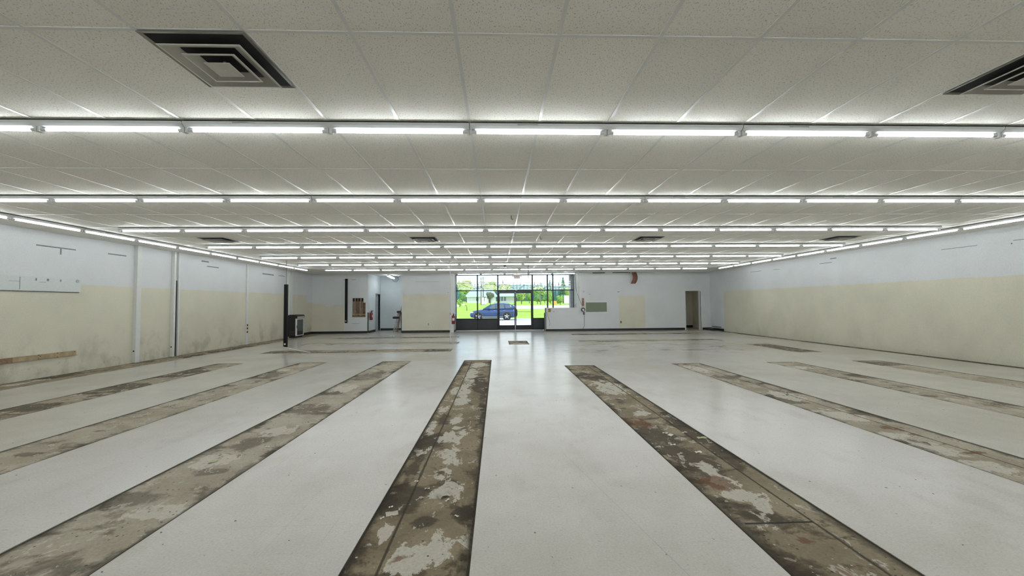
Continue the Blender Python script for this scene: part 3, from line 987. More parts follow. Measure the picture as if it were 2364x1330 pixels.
D0 = make_diffuser()
for i, (cx, cy, lab) in enumerate(((-1.759, 2.677, 'large dark air diffuser nearest the camera, upper left ceiling'),
                                   (3.731, 2.677, 'dark air diffuser cut by the right edge of the photo'),
                                   (-6.639, 9.997, 'dark air diffuser nearest the left wall between third and fourth lamp rows'),
                                   (-1.759, 9.997, 'dark air diffuser left of centre between third and fourth lamp rows'),
                                   (3.731, 9.997, 'dark air diffuser right of centre between third and fourth lamp rows'),
                                   (8.611, 9.997, 'dark air diffuser nearest the right wall between third and fourth lamp rows'))):
    o = D0 if i == 0 else copy_tree(D0)
    o.location = (cx, cy, CEIL)
    o['label'] = lab

# small ceiling fittings
for i, (x, y, lab) in enumerate(((.26, 7.35, 'small dark hook under the ceiling beyond the second lamp row'), (.31, 9.64, 'small dark hook under the ceiling, left of two beyond the third lamp row'), (1.02, 9.65, 'small dark hook under the ceiling, right of two beyond the third lamp row'))):
    h = MB().tube([(x, y, CEIL - .003), (x, y, CEIL - .06), (x + .02, y, CEIL - .08), (x + .035, y, CEIL - .06)], .006, 6)
    tag(h.build('ceiling_hook', M_CORD), lab, 'hook', 'dark hooks under the ceiling')
o = thing('ceiling_sensor', 'small dark sensor on the ceiling in front of the EXIT sign', 'sensor', (.32, 17.0, CEIL))
B(-.06, .06, -.06, .06, -.05, -.003).build('sensor_body', M_BROWN, o, bevel=.008)
MB().lathe([(.0, -.075), (.03, -.07), (.035, -.05)], n=12).build('lens', M_IVORY, o)

# ------------------------------------------------------------------ poles and conduits


def power_pole(loc, h, label, top):
    o = thing('power_pole', label, 'power pole', loc, group='black square power poles')
    B(-.055, .055, -.045, .045, 0, h).build('shaft', plain('black_pole', (.006, .006, .007), .5, spec=.2), o, bevel=.004)
    MB().cyl((.0, -.052, .10), (0, -.044, .10), .028).build('socket_cover', M_PAPER, o)
    MB().cyl((0, 0, h), (.0, 0, top), .007, n=6).build('hanging_wire', M_CONDUIT if loc[2] > .1 else M_CORD, o)
    return o


power_pole((-7.4, 14.68, 0), 2.18, 'black square power pole standing on the floor before the cooler', CEIL)
power_pole((-7.52, 20.75, .55), 2.2, 'black square power pole hanging before the far left wall', CEIL - .55)
o = MB().tube([(-7.42, 14.52, .012), (-7.0, 14.1, .012), (-6.4, 13.4, .012), (-5.68, 12.73, .012)], .013)
tag(o.build('loose_conduit', M_PAPER), 'long white conduit lying on the floor at the black pole', 'conduit')
o = thing('conduit_pole', 'thin pale conduit pole from floor to ceiling left of the shop front', 'pole', (-1.74, 15.24, 0))
MB().cyl((0, 0, .006), (0, 0, CEIL - .02), .016, n=10).build('tube', M_CONDUIT, o)
MB().cyl((0, 0, 0), (0, 0, .012), .05, n=14).build('base_flange', M_GREYM, o)
MB().cyl((0, 0, 1.05), (0, 0, 1.12), .021, n=10).cyl((0, 0, CEIL - .02), (0, 0, CEIL - .003), .045, n=14).build('coupling', M_GREYM, o)
o = thing('hanging_rod', 'thin grey rod hanging from the ceiling right of the EXIT sign', 'rod', (1.29, 17.0, CEIL))
MB().cyl((0, 0, -.52), (0, 0, -.003), .012, n=8).build('upper_tube', M_CORD, o)
MB().cyl((0, 0, -.84), (0, 0, -.5), .008, n=8).build('lower_tube', M_CONDUIT, o)


def wall_channel(y0, y1, depth, label, gap=True, holes=()):
    o = thing('wall_channel', label, 'conduit', (XL, (y0 + y1) / 2, 0))
    h = (y1 - y0) / 2
    B(0, depth, -h, h, 0, CEIL - .004).build('channel', M_TRIM, o, bevel=.004)
    for z in holes:
        MB().cyl((depth * .5, -h - .003, z), (depth * .5, -h, z), .02, n=10).build('knockout', M_DARK, o)
    return o


wall_channel(10.96, 11.09, .09, 'white boxed conduit on the left wall nearest the camera', holes=(.3,))
wall_channel(12.18, 12.25, .09, 'white boxed conduit on the left wall, nearer strip of the close pair', holes=(.28,))
o = thing('loose_channel', 'white cover strip leaning off the left wall beside the conduit', 'conduit', (XL + .005, 12.42, 0))
B(0, .05, -.03, .03, 0, CEIL - .01).build('cover_strip', M_TRIM, o)
B(.0, .012, -.14, -.035, 0, 2.2).build('bare_gap', M_DARK, o)
o = wall_channel(15.7, 15.8, .05, 'thin white conduit on the left wall with small outlets low down')
for z in (.72, .60, .47):
    B(.05, .065, -.03, .03, z - .04, z + .04).build('outlet', M_BROWN, o)
wall_channel(18.74, 18.8, .10, 'white conduit on left wall behind the cooler, nearer one')
wall_channel(19.0, 19.08, .08, 'white conduit on left wall behind the cooler, farther one')

# boards on the left wall
o = thing('wall_board', 'long white board fixed high on the left wall near the camera', 'board', (XL, 7.4, 1.93))
B(0, .035, -1.6, 2.18, -.15, .14).build('panel', plain('scuffed_white_board', (.66, .69, .69), .6, var=.05, scale=30), o)
MB().cyl((.035, 2.1, .09), (.045, 2.1, .09), .035, n=12).build('socket_plate', M_GREYM, o)
B(.035, .037, .99, 1.0, -.13, .12).build('seam', M_SCAR, o)
for yy, w in ((1.28, .012), (1.5, .02), (1.75, .012), (1.4, .06), (.9, .09)):
    B(.035, .037, yy - w, yy + w, .06 if w < .05 else .03, .11 if w < .05 else .036).build('scuff_mark', M_SCAR, o)
B(0, .012, -1.6, 2.17, -.165, -.15).build('lower_lip', M_SCAR, o)
o = thing('timber_rail', 'rough timber rail fixed low along the left wall', 'timber', (XL, 7.6, .43))
B(0, .04, -1.5, 1.92, -.05, .05).build('rail', M_WOOD, o, bevel=.004)
B(.035, .0412, -1.5, .72, -.048, .048).build('darker_end', plain('weathered_wood', (.22, .14, .08), .8, var=.4, scale=20), o)
for yy, zz in ((1.17, .04), (1.2, .015), (1.17, -.03), (1.53, .04), (1.53, -.04), (1.88, .03)):
    MB().cyl((.038, yy, zz), (.0425, yy, zz), .012, n=8).build('knot', M_BROWN, o)

# ------------------------------------------------------------------ cooler
o = thing('drinks_cooler', 'black glass-door drinks cooler against the left wall', 'cooler', (-9.37, 19.08, 0))
D_, W_, H_ = .40, .36, 1.0
B(0, D_ - .05, -W_, W_, .05, H_ - .02).build('cabinet', plain('cooler_black', (.008, .008, .01), .4), o, bevel=.015)
hd = MB().loft([[(.02, y, H_ - .14), (D_ + .02, y, H_ - .14), (D_ + .03, y, H_ - .05), (D_ - .01, y, H_ + .02), (.1, y, H_ + .03), (.02, y, H_)] for y in (-W_ - .005, W_ + .005)], smooth=False)
hd.build('canopy', plain('cooler_black', (.008, .008, .01), .4), o)
B(D_ + .022, D_ + .032, -W_ + .04, W_ - .04, H_ - .125, H_ - .06).build('header_panel', M_IVORY, o)
dd = B(D_ - .05, D_, -W_ + .01, -W_ + .07, .08, H_ - .15).box(D_ - .05, D_, W_ - .05, W_ - .01, .08, H_ - .15).box(D_ - .05, D_, -W_ + .07, W_ - .05, H_ - .19, H_ - .15).box(D_ - .05, D_, -W_ + .07, W_ - .05, .08, .11).build('door', M_WHITE, o)
B(D_ - .03, D_ - .02, -W_ + .07, W_ - .05, .3, H_ - .19).build('glass', plain('cooler_glass', (.05, .075, .075), .08, spec=.6), dd)
B(D_ - .03, D_ - .018, -W_ + .07, W_ - .05, .11, .3).build('lower_grille', M_BLACK, dd)
B(D_, D_ + .02, -W_ + .03, -W_ + .05, .42, .55).build('handle', M_BLACK, dd)
for z in (.16, .26):
    B(.08, D_ - .1, -W_ - .004, -W_ + .01, z - .03, z + .03).build('side_vent', M_KICK, o)
B(.03, D_ - .06, -W_ + .03, W_ - .03, 0, .05).build('plinth', M_BLACK, o)


# ------------------------------------------------------------------ fire extinguishers
def extinguisher(loc, rz, label, h=.52):
    o = thing('fire_extinguisher', label, 'fire extinguisher', loc, rz, 'red fire extinguishers on the walls')
    k = h / .52
    MB().lathe([(0, 0), (.075 * k, .0), (.08 * k, .02), (.08 * k, .34 * k), (.065 * k, .385 * k), (.028 * k, .41 * k), (.028 * k, .43 * k), (0, .43 * k)], (0, -.1, 0), 18).build('cylinder', M_RED, o)
    MB().cyl((0, -.1, .43 * k), (0, -.1, .47 * k), .022 * k).box(-.012, .012, -.2, -.08, .47 * k, .49 * k).box(-.012, .012, -.19, -.08, .50 * k, .515 * k).build('valve_handle', M_BLACK, o)
    MB().tube([(.02, -.11, .45 * k), (.09, -.12, .46 * k), (.12, -.12, .36 * k), (.105, -.13, .2 * k), (.1, -.13, .1 * k)], .011).build('hose', M_BLACK, o)
    lb = MB()
    n = 8
    v, f = [], []
    for i in range(n + 1):
        a = -PI / 2 - .7 + 1.4 * i / n
        for z in (.15 * k, .27 * k):
            v.append((.0812 * k * math.cos(a), -.1 + .0812 * k * math.sin(a), z))
    f = [(2 * i, 2 * i + 2, 2 * i + 3, 2 * i + 1) for i in range(n)]
    lb.add(v, f, True).build('label_plate', M_PAPER, o)
    B(-.03, .03, -.03, 0, .1 * k, .4 * k).build('wall_bracket', M_GREYM, o)
    return o


extinguisher((-2.25, YB, .44), 0, 'red fire extinguisher on the white edge left of the shop front', .56)
extinguisher((-6.6, 21.46, .66), PI / 2, 'red fire extinguisher on the alcove side wall', .5)


def text_mesh(body, size, m, parent, loc, rot, depth=.001, name='lettering', align='CENTER'):
    cu = bpy.data.curves.new(name, 'FONT')
    cu.body = body
    cu.size = size
    cu.align_x = align
    cu.align_y = 'CENTER'
    cu.extrude = depth
    cu.resolution_u = 2
    cu.space_line = .82
    tmp = bpy.data.objects.new(name, cu)
    COL.objects.link(tmp)
    me = bpy.data.meshes.new_from_object(tmp.evaluated_get(bpy.context.evaluated_depsgraph_get()))
    bpy.data.objects.remove(tmp)
    me.name = name
    me.materials.clear()
    me.materials.append(m)
    o = bpy.data.objects.new(name, me)
    COL.objects.link(o)
    o.parent = parent
    o.location = loc
    o.rotation_euler = rot
    return o


FR = (PI / 2, 0, 0)
M_SIGNRED = plain('sign_red', (.35, .05, .03), .5)
o = thing('extinguisher_sign', 'narrow red vertical FIRE EXTINGUISHER sign on the far wall', 'sign', (4.43, YB, 1.49))
B(-.055, .055, -.012, 0, -.21, .21).build('plate', plain('sign_brown_red', (.24, .10, .07), .5), o)
text_mesh('\n'.join('FIRE'), .05, M_PAPER, o, (0, -.014, .135), FR)
text_mesh('\n'.join('EXTINGUISHER'), .028, M_PAPER, o, (0, -.014, -.075), FR)

o = thing('cord_hanger', 'black cord looped round a white disc under the narrow red sign', 'cord hanger', (4.43, YB, 0))
MB().torus((-.01, -.05, 1.10), .085, .024, 'Y', 24, 8).build('coil', M_BLACK, o)
MB().cyl((0, -.075, 1.08), (0, -.03, 1.08), .055, n=18).build('white_face', M_PAPER, o)
B(-.005, .075, -.07, 0, .85, .97).build('socket_box', plain('dark_red_box', (.07, .012, .012), .5), o, bevel=.006)
MB().cyl((.035, -.075, .91), (.035, -.069, .91), .014, n=10).build('button', M_PAPER, o)
MB().tube([(.045, -.03, .86), (.055, -.02, .6), (.05, -.02, .3), (.02, -.02, .2), (-.03, -.02, .115)], .009, 8).build('tail', M_CORD, o)
o = MB().tube([(4.15, 21.9, 3.0), (4.148, 21.75, 2.6), (4.15, 21.5, 2.1), (4.2, 21.19, 1.75), (4.36, 21.19, 1.35)], .009, 6)
tag(o.build('jamb_cable', M_CORD), 'thin grey cable drooping down the right return wall', 'cable')
o = thing('wall_box', 'small white electrical box on the right return wall above the half wall', 'electrical box', (4.16, 21.75, 1.22))
B(-.035, 0, -.17, .17, 0, .22).build('housing', M_TRIM, o, bevel=.006)
B(-.037, -.035, -.10, .12, .03, .16).build('grille', M_GREYM, o)

# exit sign
o = thing('exit_sign', 'white EXIT sign with red letters above the entrance doors', 'sign', (.99, 20.75, CEIL))
B(-.155, .155, -.025, .025, -.325, -.10).build('housing', plain('sign_white', (.78, .76, .72), .5), o, bevel=.01)
MB().cyl((0, 0, -.10), (0, 0, -.003), .03, n=12).build('mount', M_WHITE, o)
text_mesh('EXIT', .145, plain('exit_red', (.50, .06, .04), .5), o, (0, -.027, -.215), FR)
for sx in (-1, 1):
    MB().cyl((sx * .155, 0, -.2), (sx * .21, 0, -.2), .012).cyl((sx * .205, -.03, -.2), (sx * .205, .01, -.2), .04, n=14).build('spot_lamp', M_TRIM, o)

# ------------------------------------------------------------------ small wall items
o = thing('serving_window', 'low grey-green window panel in a white frame on the far wall', 'window', (5.12, YB, 0))
B(-.60, .60, -.03, 0, .90, .98).box(-.60, .60, -.03, 0, 1.47, 1.55).box(-.60, -.55, -.03, 0, .98, 1.47).box(.55, .60, -.03, 0, .98, 1.47).build('frame', M_TRIM, o)
B(-.55, .55, -.012, 0, .98, 1.47).build('pane', plain('grey_green_panel', (.155, .20, .135), .25, var=.1, scale=2), o)
for x, z, mm, lab in ((-3.53, .42, M_IVORY, 'small ivory outlet low on the beige patch beside shop front'), (6.4, .44, M_BROWN, 'small dark outlet low in the beige patch right of shop front')):
    o = thing('wall_outlet', lab, 'outlet', (x, YB, z))
    B(-.035, .035, -.008, 0, -.057, .057).build('plate', mm, o, bevel=.003)
    B(-.015, .015, -.011, -.007, .012, .04).box(-.015, .015, -.011, -.007, -.04, -.012).build('sockets', M_DARK, o)
for x, z, lab in ((-2.52, 2.04, 'small white twin thermostat beside the shop-front recess, left side'), (4.47, 2.04, 'small white twin thermostat above the narrow red sign')):
    o = thing('thermostat', lab, 'thermostat', (x, YB, z))
    B(-.05, .05, -.02, 0, -.045, .045).build('body', M_TRIM, o, bevel=.004)
    for zz in (-.022, .022):
        B(-.035, .035, -.022, -.02, zz - .008, zz + .008).build('slot', M_SCAR, o)
o = thing('sticker', 'yellow caution sticker on the free end of the half wall', 'sticker', (2.68, YB, 1.08))
B(-.075, .075, -.002, 0, -.09, .09).build('sheet', plain('sticker_yellow', (.40, .36, .06), .5), o)
for z in (.05, 0, -.05):
    B(-.05, .05, -.003, -.002, z - .014, z + .008).build('print', M_BLACK, o)
B(2.86, 2.94, YB - .002, YB, 1.0, 1.02).build('wall_scar', M_SCAR, bpy.data.objects['wall_half'])
o = MB().tube([(2.56, YB - .012, 1.0), (2.58, YB - .015, .8), (2.66, YB - .015, .6), (2.70, YB - .015, .4), (2.66, YB - .012, .28)], .007, 6)
tag(o.build('thin_cable', M_CORD), 'thin dark cable curving down the half wall', 'cable')

# hanging strap of duct insulation
o = thing('duct_strap', 'red-brown strip of ducting curling down from the far ceiling', 'duct', (7.1, YB, 0))
secs = []
for i in range(9):
    q = i / 8
    z = CEIL - .004 - .60 * q
    x = -.02 + .13 * math.sin(PI * .62 * q) - .16 * q * q
    y = -.14 - .03 * math.sin(q * 4)
    secs.append([(x - .12, y, z), (x + .12, y, z), (x + .12, y + .02, z), (x - .12, y + .02, z)])
MB().loft(secs).build('strap', plain('rusty_duct', (.20, .085, .055), .7, var=.35, scale=14), o)
MB().tube([(-.30, -.1, CEIL - .004), (-.22, -.1, 2.9), (-.18, -.1, 2.7), (-.24, -.1, 2.5)], .008, 6).build('wire', M_CONDUIT, o)

# black pipe in the side room, things in the far right corner
o = MB().tube([(10.27, 22.4, 2.68), (10.29, 22.4, 1.9), (10.33, 22.4, .86), (10.31, 22.4, .82), (10.26, 22.4, .80), (9.07, 22.4, .80)], .022, 10)
tag(o.build('black_pipe', M_BLACK), 'bent black pipe inside the right-hand doorway', 'pipe')
o = thing('floor_box', 'low black box on the floor in the far right corner', 'box', (10.95, 20.75, 0))
B(-.14, .12, -.3, .3, 0, .075).build('body', M_BLACK, o, bevel=.01)
B(-.10, .08, -.25, .25, .075, .085).build('lid', M_KICK, o)
o = B(XR - .03, XR, 20.2, 21.05, .165, .195)
tag(o.build('cable_strip', M_BLACK), 'thin black strip on the right wall above the low black box', 'strip')

# ------------------------------------------------------------------ alcove clutter
o = thing('step_ladder', 'worn wooden step ladder folded against the right side of the alcove', 'ladder', (-5.2, 22.2, 0))
M_LAD = plain('paint_splashed_wood', (.42, .40, .36), .7, var=.25, scale=18)


def bar(mb, p, q, w, d):
    p, q = Vector(p), Vector(q)
    ax = (q - p).normalized()
    s = ax.cross(Vector((0, 1, 0))).normalized() * w / 2
    y = Vector((0, d / 2, 0))
    mb.loft([[c - s - y, c + s - y, c + s + y, c - s + y] for c in (p, q)], smooth=False)
    return mb


for y in (-.22, .22):
    bar(MB(), (-.30, y, 0), (-.04, y, 1.0), .055, .03).build('front_rail', M_LAD, o)
    bar(MB(), (.20, y, 0), (.0, y, .98), .04, .03).build('rear_rail', M_LAD, o)
for i in range(1, 4):
    q = i / 4
    B(-.30 + .26 * q - .04, -.30 + .26 * q + .05, -.21, .21, q - .012, q + .012).build('step', M_LAD, o)
B(-.1, .06, -.25, .25, .985, 1.01).build('top_step', M_LAD, o)
for (x, y, z, lab) in ((-.32, 0, .72, ''),):
    pass
o = thing('tool_case', 'lower black tool roll hung across the alcove ladder', 'tool case', (-5.3, 21.88, .70))
MB().cyl((-.20, 0, .06), (.12, 0, .06), .06, n=14).build('roll', M_BLACK, o)
B(-.10, -.06, -.065, .065, -.005, .125).build('strap', M_KICK, o)
o = thing('tool_case', 'upper black tool roll at the top of the alcove ladder', 'tool case', (-5.16, 21.88, 1.012))
MB().cyl((-.13, 0, .05), (.16, 0, .05), .05, n=14).build('roll', M_BLACK, o)
B(-.02, .02, -.055, .055, -.004, .105).build('strap', M_KICK, o)
o = bar(MB(), (-5.24, 21.75, 0), (-4.96, 21.75, 1.62), .05, .03)
tag(o.build('leaning_board', M_OLDWOOD), 'narrow brown board leaning in the alcove corner behind the ladder', 'board')

# ------------------------------------------------------------------ litter on the floor
rng = random.Random(4)


def scrap(x, y, w, h, rot, m, label, cat='litter', name='paper_scrap', curl=.006, z=-.005):
    n = 4
    v = []
    for i in range(n + 1):
        for j in (0, 1):
            u = (i / n - .5) * w
            lift = curl * abs(math.sin(PI * (i / n) * 1.3 + j))
            v.append((u + (rng.random() - .5) * w * .12, (j - .5) * h * (1 + (rng.random() - .5) * .4), .002 + lift))
    f = [(2 * i, 2 * i + 2, 2 * i + 3, 2 * i + 1) for i in range(n)]
    vv = v + [(a, b, c - .0016) for a, b, c in v]
    k = len(v)
    ff = f + [tuple(k + i for i in reversed(q)) for q in f]
    rim = [2 * i for i in range(n + 1)] + [2 * i + 1 for i in range(n, -1, -1)]
    ff += [(rim[i], rim[(i + 1) % len(rim)], k + rim[(i + 1) % len(rim)], k + rim[i]) for i in range(len(rim))]
    o = MB().add(vv, ff).build(name, m, loc=(x, y, z))
    o.rotation_euler = (0, 0, rot)
    tag(o, label, cat, 'scraps of litter on the floor')


M_LIME = plain('lime_wrapper', (.42, .43, .20), .6)
scrap(2.16, 4.36, .09, .05, .1, M_LIME, 'pale green wrapper on the bare strip right of centre', name='wrapper')
scrap(2.06, 4.55, .06, .03, .4, M_CARD, 'dull card sliver just beyond the pale green wrapper', name='card_scrap')
scrap(1.87, 4.47, .06, .05, .8, M_PAPER, 'crumpled white scrap on the strip right of centre, level with green wrapper')
scrap(1.84, 4.54, .05, .03, -.3, M_PAPER, 'small white scrap beyond the crumpled one, strip right of centre')
scrap(1.77, 4.17, .055, .02, .1, M_PAPER, 'thin white scrap on the dark stain, strip right of centre')
scrap(1.92, 3.95, .06, .035, .2, M_PAPER, 'square white scrap nearest on the dark stain, strip right of centre')
scrap(-.74, 2.93, .075, .06, .3, M_CARD, 'square grey card on the central strip, left edge', name='card_scrap', curl=.002)
scrap(-.41, 3.17, .11, .06, .6, M_CARD, 'curled torn card on the central strip, right of its middle', name='card_scrap', curl=.02)
scrap(-.38, 3.10, .045, .014, 1.1, M_PAPER, 'white sliver just in front of the curled torn card')
scrap(-.29, 2.87, .035, .012, -.6, M_PAPER, 'white sliver by the bluish stain, central strip')
scrap(-.79, 2.87, .03, .014, .9, M_PAPER, 'white sliver at the left edge of central strip, before the grey card')
scrap(-.77, 3.02, .03, .012, .5, M_PAPER, 'white sliver behind the grey card, central strip')
scrap(-.67, 3.44, .03, .010, 0, M_PAPER, 'tiny white sliver on the dark stain of central strip')
scrap(-.56, 3.3, .04, .010, .1, M_PAPER, 'tiny white sliver left of the curled torn card')
scrap(-.30, 3.28, .025, .012, .3, M_PAPER, 'tiny white fleck beyond the curled torn card, to its right')
scrap(-2.65, 3.97, .06, .05, .2, M_LIME, 'yellowish flake in the ring stain, second strip left of centre', name='wrapper')
scrap(-4.69, 18.62, .16, .12, .2, M_PAPER, 'white paper ball on the floor before the alcove', curl=.06, z=0)
scrap(-2.36, 4.35, .04, .02, .2, M_PAPER, 'white fleck at the right edge of second strip left of centre')

# ------------------------------------------------------------------ outdoors
M_GRASS, t_ = mat('bright_lawn')
_p = t_.pos()
_c = t_.mix(t_.step(t_.noise(_p, .5, 6, .6), .35, .65), (.27, .42, .05, 1), (.38, .54, .10, 1))
_c = t_.mix(t_.math('MULTIPLY', t_.step(t_.noise(_p, 6, 4, .7), .5, .7), .5), _c, (.16, .30, .03, 1))
t_.out(t_.principled(_c, .9, 0, .1))
M_ASPH = plain('pale_asphalt', (.42, .42, .43), .8, var=.1, scale=3)
M_PAVE = plain('pale_concrete_paving', (.70, .69, .67), .8, var=.06, scale=2)
M_ROAD = plain('far_road', (.62, .62, .64), .8, var=.06)


def gz(y):
    return -.12 if y < 45 else -.12 + (y - 45) * .033 if y < 75 else .87 + (y - 75) * .012


def ground(name, x0, x1, y0, y1, m, label, cat, lift=0, n=12):
    mb = MB()
    for i in range(n):
        a, b = y0 + (y1 - y0) * i / n, y0 + (y1 - y0) * (i + 1) / n
        za, zb = gz(a) + lift, gz(b) + lift
        mb.add([(x0, a, za), (x1, a, za), (x1, b, zb), (x0, b, zb), (x0, a, za - .1), (x1, a, za - .1), (x1, b, zb - .1), (x0, b, zb - .1)], [(0, 1, 2, 3), (7, 6, 5, 4), (0, 4, 5, 1), (1, 5, 6, 2), (2, 6, 7, 3), (3, 7, 4, 0)])
    return struct(name, mb, m, label, cat)


struct('sidewalk', B(-60, 60, YW + .1, 35.6, -.25, -.02), M_PAVE, 'bright concrete sidewalk outside the shop front', 'sidewalk')
struct('kerb', B(-60, 60, 35.6, 35.8, -.3, -.03), M_GREYM, 'grey kerb line beyond the sidewalk', 'kerb')
ground('driveway_road', -60, 60, 35.8, 44, M_ASPH, 'pale asphalt driveway under the blue car', 'road', n=2)
ground('lawn', -150, 150, 44, 300, M_GRASS, 'bright green lawn beyond the driveway', 'lawn', n=40)
ground('far_road', -1, 15, 66, 84, M_ROAD, 'pale road crossing behind the right part of the lawn', 'road', lift=.06, n=10)


def pillar():
    m, t = mat('grey_brick')
    br = t.n('ShaderNodeTexBrick')
    co = t.objco()
    s = t.xyz(co)
    t.put(br.inputs['Vector'], t.comb(t.math('ADD', s[0], s[1]), s[2], 0))
    br.inputs['Color1'].default_value = (.30, .26, .25, 1)
    br.inputs['Color2'].default_value = (.40, .37, .36, 1)
    br.inputs['Mortar'].default_value = (.6, .6, .6, 1)
    br.inputs['Scale'].default_value = 3.3
    t.out(t.principled(br.outputs[0], .8))
    struct('pillar', B(4.06, 4.5, 22.75, 23.2, -.02, 3.08), m, 'grey brick pillar outside at the right end of the shop window', 'pillar')


pillar()


# ---- the blue car
def make_car():
    o = thing('car', 'dark blue crossover car parked outside behind the glass doors', 'car', (-2.62, 40.0, -.12))
    paint = plain('car_blue', (.035, .075, .19), .18, .4, spec=.8, var=.05)
    L, hw = 4.52, .92
    # body: stations along x, each a rounded section
    st = [(0.0, .42, .66, .60), (.08, .30, .80, .78), (.35, .24, .90, .88), (.9, .22, .99, .91), (1.35, .22, 1.05, .92), (2.4, .22, 1.07, .92), (3.4, .22, 1.08, .92), (4.1, .25, 1.08, .90), (4.40, .34, 1.02, .84), (4.52, .45, .92, .72)]
    secs = []
    for x, z0, z1, w in st:
        h = z1 - z0
        pr = [(-w * .9, z0), (w * .9, z0), (w, z0 + .12 * h), (w, z0 + .62 * h), (w * .95, z0 + .85 * h), (w * .80, z1), (-w * .80, z1), (-w * .95, z0 + .85 * h), (-w, z0 + .62 * h), (-w, z0 + .12 * h)]
        secs.append([(x, y, z) for y, z in pr])
    body = MB().loft(secs).build('body', paint, o)
    # roof structure: side profile swept across with tumblehome
    prof = [(1.20, 1.02), (1.62, 1.27), (2.05, 1.50), (2.55, 1.60), (3.2, 1.60), (3.75, 1.53), (4.15, 1.36), (4.42, 1.03)]
    sec = []
    for x, z in prof:
        q = (z - 1.02) / .6
        w = .80 - .16 * q
        sec.append([(x, -w, z), (x, -w * .7, z + .025 * q), (x, 0, z + .05 * q), (x, w * .7, z + .025 * q), (x, w, z), (x, .82, 1.0), (x, -.82, 1.0)])
    MB().loft(sec).build('roof', paint, o)
    M_CG = plain('car_window', (.06, .10, .12), .06, spec=.8)
    wins = [[(1.72, 1.10), (2.42, 1.10), (2.42, 1.50), (2.12, 1.46)], [(2.50, 1.10), (3.28, 1.11), (3.24, 1.52), (2.50, 1.52)], [(3.36, 1.12), (4.05, 1.16), (3.80, 1.40), (3.34, 1.50)]]
    for sy in (-1, 1):
        for wv in wins:
            pts = []
            for x, z in wv:
                w = .80 - .16 * (z - 1.02) / .6 + .016
                pts.append((x, sy * w, z))
            inn = [(x, y - sy * .03, z) for x, y, z in pts]
            MB().add(pts + inn, [(0, 1, 2, 3), (7, 6, 5, 4), (0, 4, 5, 1), (1, 5, 6, 2), (2, 6, 7, 3), (3, 7, 4, 0)]).build('side_window', M_CG, o)
        # mirror
        MB().box(1.72, 1.86, sy * .90 - .09, sy * .90 + .09, 1.06, 1.19).build('mirror', paint, o, bevel=.03)
        # sill strip, handles
        B(.95, 3.35, sy * .915 - .012, sy * .915 + .012, .30, .36).build('sill_trim', M_GREYM, o)
        for hx in (2.25, 3.15):
            B(hx, hx + .18, sy * .915 - .012, sy * .915 + .012, .90, .93).build('door_handle', M_GREYM, o)
        B(.03, .42, sy * .78 - .06, sy * .78 + .06, .70, .80).build('headlight', M_WHITE, o, bevel=.02)
        B(4.28, 4.5, sy * .74 - .08, sy * .74 + .08, .86, .98).build('tail_light', M_RED, o, bevel=.02)
        for wx in (.78, 3.50):
            wh = MB().lathe([(.22, -.11), (.33, -.115), (.365, -.08), (.365, .08), (.33, .115), (.22, .11)], n=24)
            w = wh.build('wheel', plain('tyre_rubber', (.02, .02, .02), .8), o, loc=(wx, sy * .83, .365))
            w.rotation_euler = (PI / 2, 0, 0)
            rm = MB().lathe([(.24, -.10), (.235, .02), (.0, .03)], n=24)
            rm.build('rim', plain('rim_dark', (.12, .12, .13), .4, .6), w)
            sp = MB()
            for k in range(5):
                a = 2 * PI * k / 5 + .3
                for zz in (-.105, .105):
                    sp.cyl((.03 * math.cos(a), .03 * math.sin(a), zz), (.23 * math.cos(a), .23 * math.sin(a), zz), .035, .045, 6)
            sp.cyl((0, 0, -.112), (0, 0, .112), .06, n=12)
            sp.build('spokes', plain('alloy', (.72, .73, .75), .3, .6), w)
            ar = MB()
            n = 14
            v, f = [], []
            for k in range(n + 1):
                a = PI * k / n
                for rr in (.39, .47):
                    for yy in (sy * .90, sy * .935):
                        v.append((wx + rr * math.cos(a), yy, .365 + rr * math.sin(a)))
            for k in range(n):
                b0 = 4 * k
                f += [(b0, b0 + 4, b0 + 5, b0 + 1), (b0 + 1, b0 + 5, b0 + 7, b0 + 3), (b0 + 3, b0 + 7, b0 + 6, b0 + 2), (b0 + 2, b0 + 6, b0 + 4, b0)]
            ar.add(v, f).build('wheel_arch', plain('arch_grey', (.07, .075, .08), .6), o)
            MB().cyl((wx, sy * .80, .365), (wx, sy * .925, .365), .40, n=24).build('wheel_well', M_DARK, o)
    ws = [(1.24, -.72, 1.07), (1.24, .72, 1.07), (2.0, .62, 1.50), (2.0, -.62, 1.50)]
    up = Vector((-.5, 0, .86)) * .03
    MB().add([Vector(p) + up for p in ws] + [Vector(p) - up for p in ws], [(0, 1, 2, 3), (7, 6, 5, 4), (0, 4, 5, 1), (1, 5, 6, 2), (2, 6, 7, 3), (3, 7, 4, 0)]).build('windscreen', M_CG, o)
    B(-.02, .06, -.45, .45, .42, .58).build('grille', M_BLACK, o, bevel=.02)
    for sy in (-1, 1):
        MB().tube([(2.2, sy * .60, 1.62), (2.3, sy * .60, 1.66), (3.6, sy * .60, 1.64), (3.75, sy * .60, 1.58)], .018, 6).build('roof_rail', M_GREYM, o)
    MB().box(4.0, 4.35, -.5, .5, 1.45, 1.49).build('spoiler', paint, o, bevel=.015)
    return o


make_car()


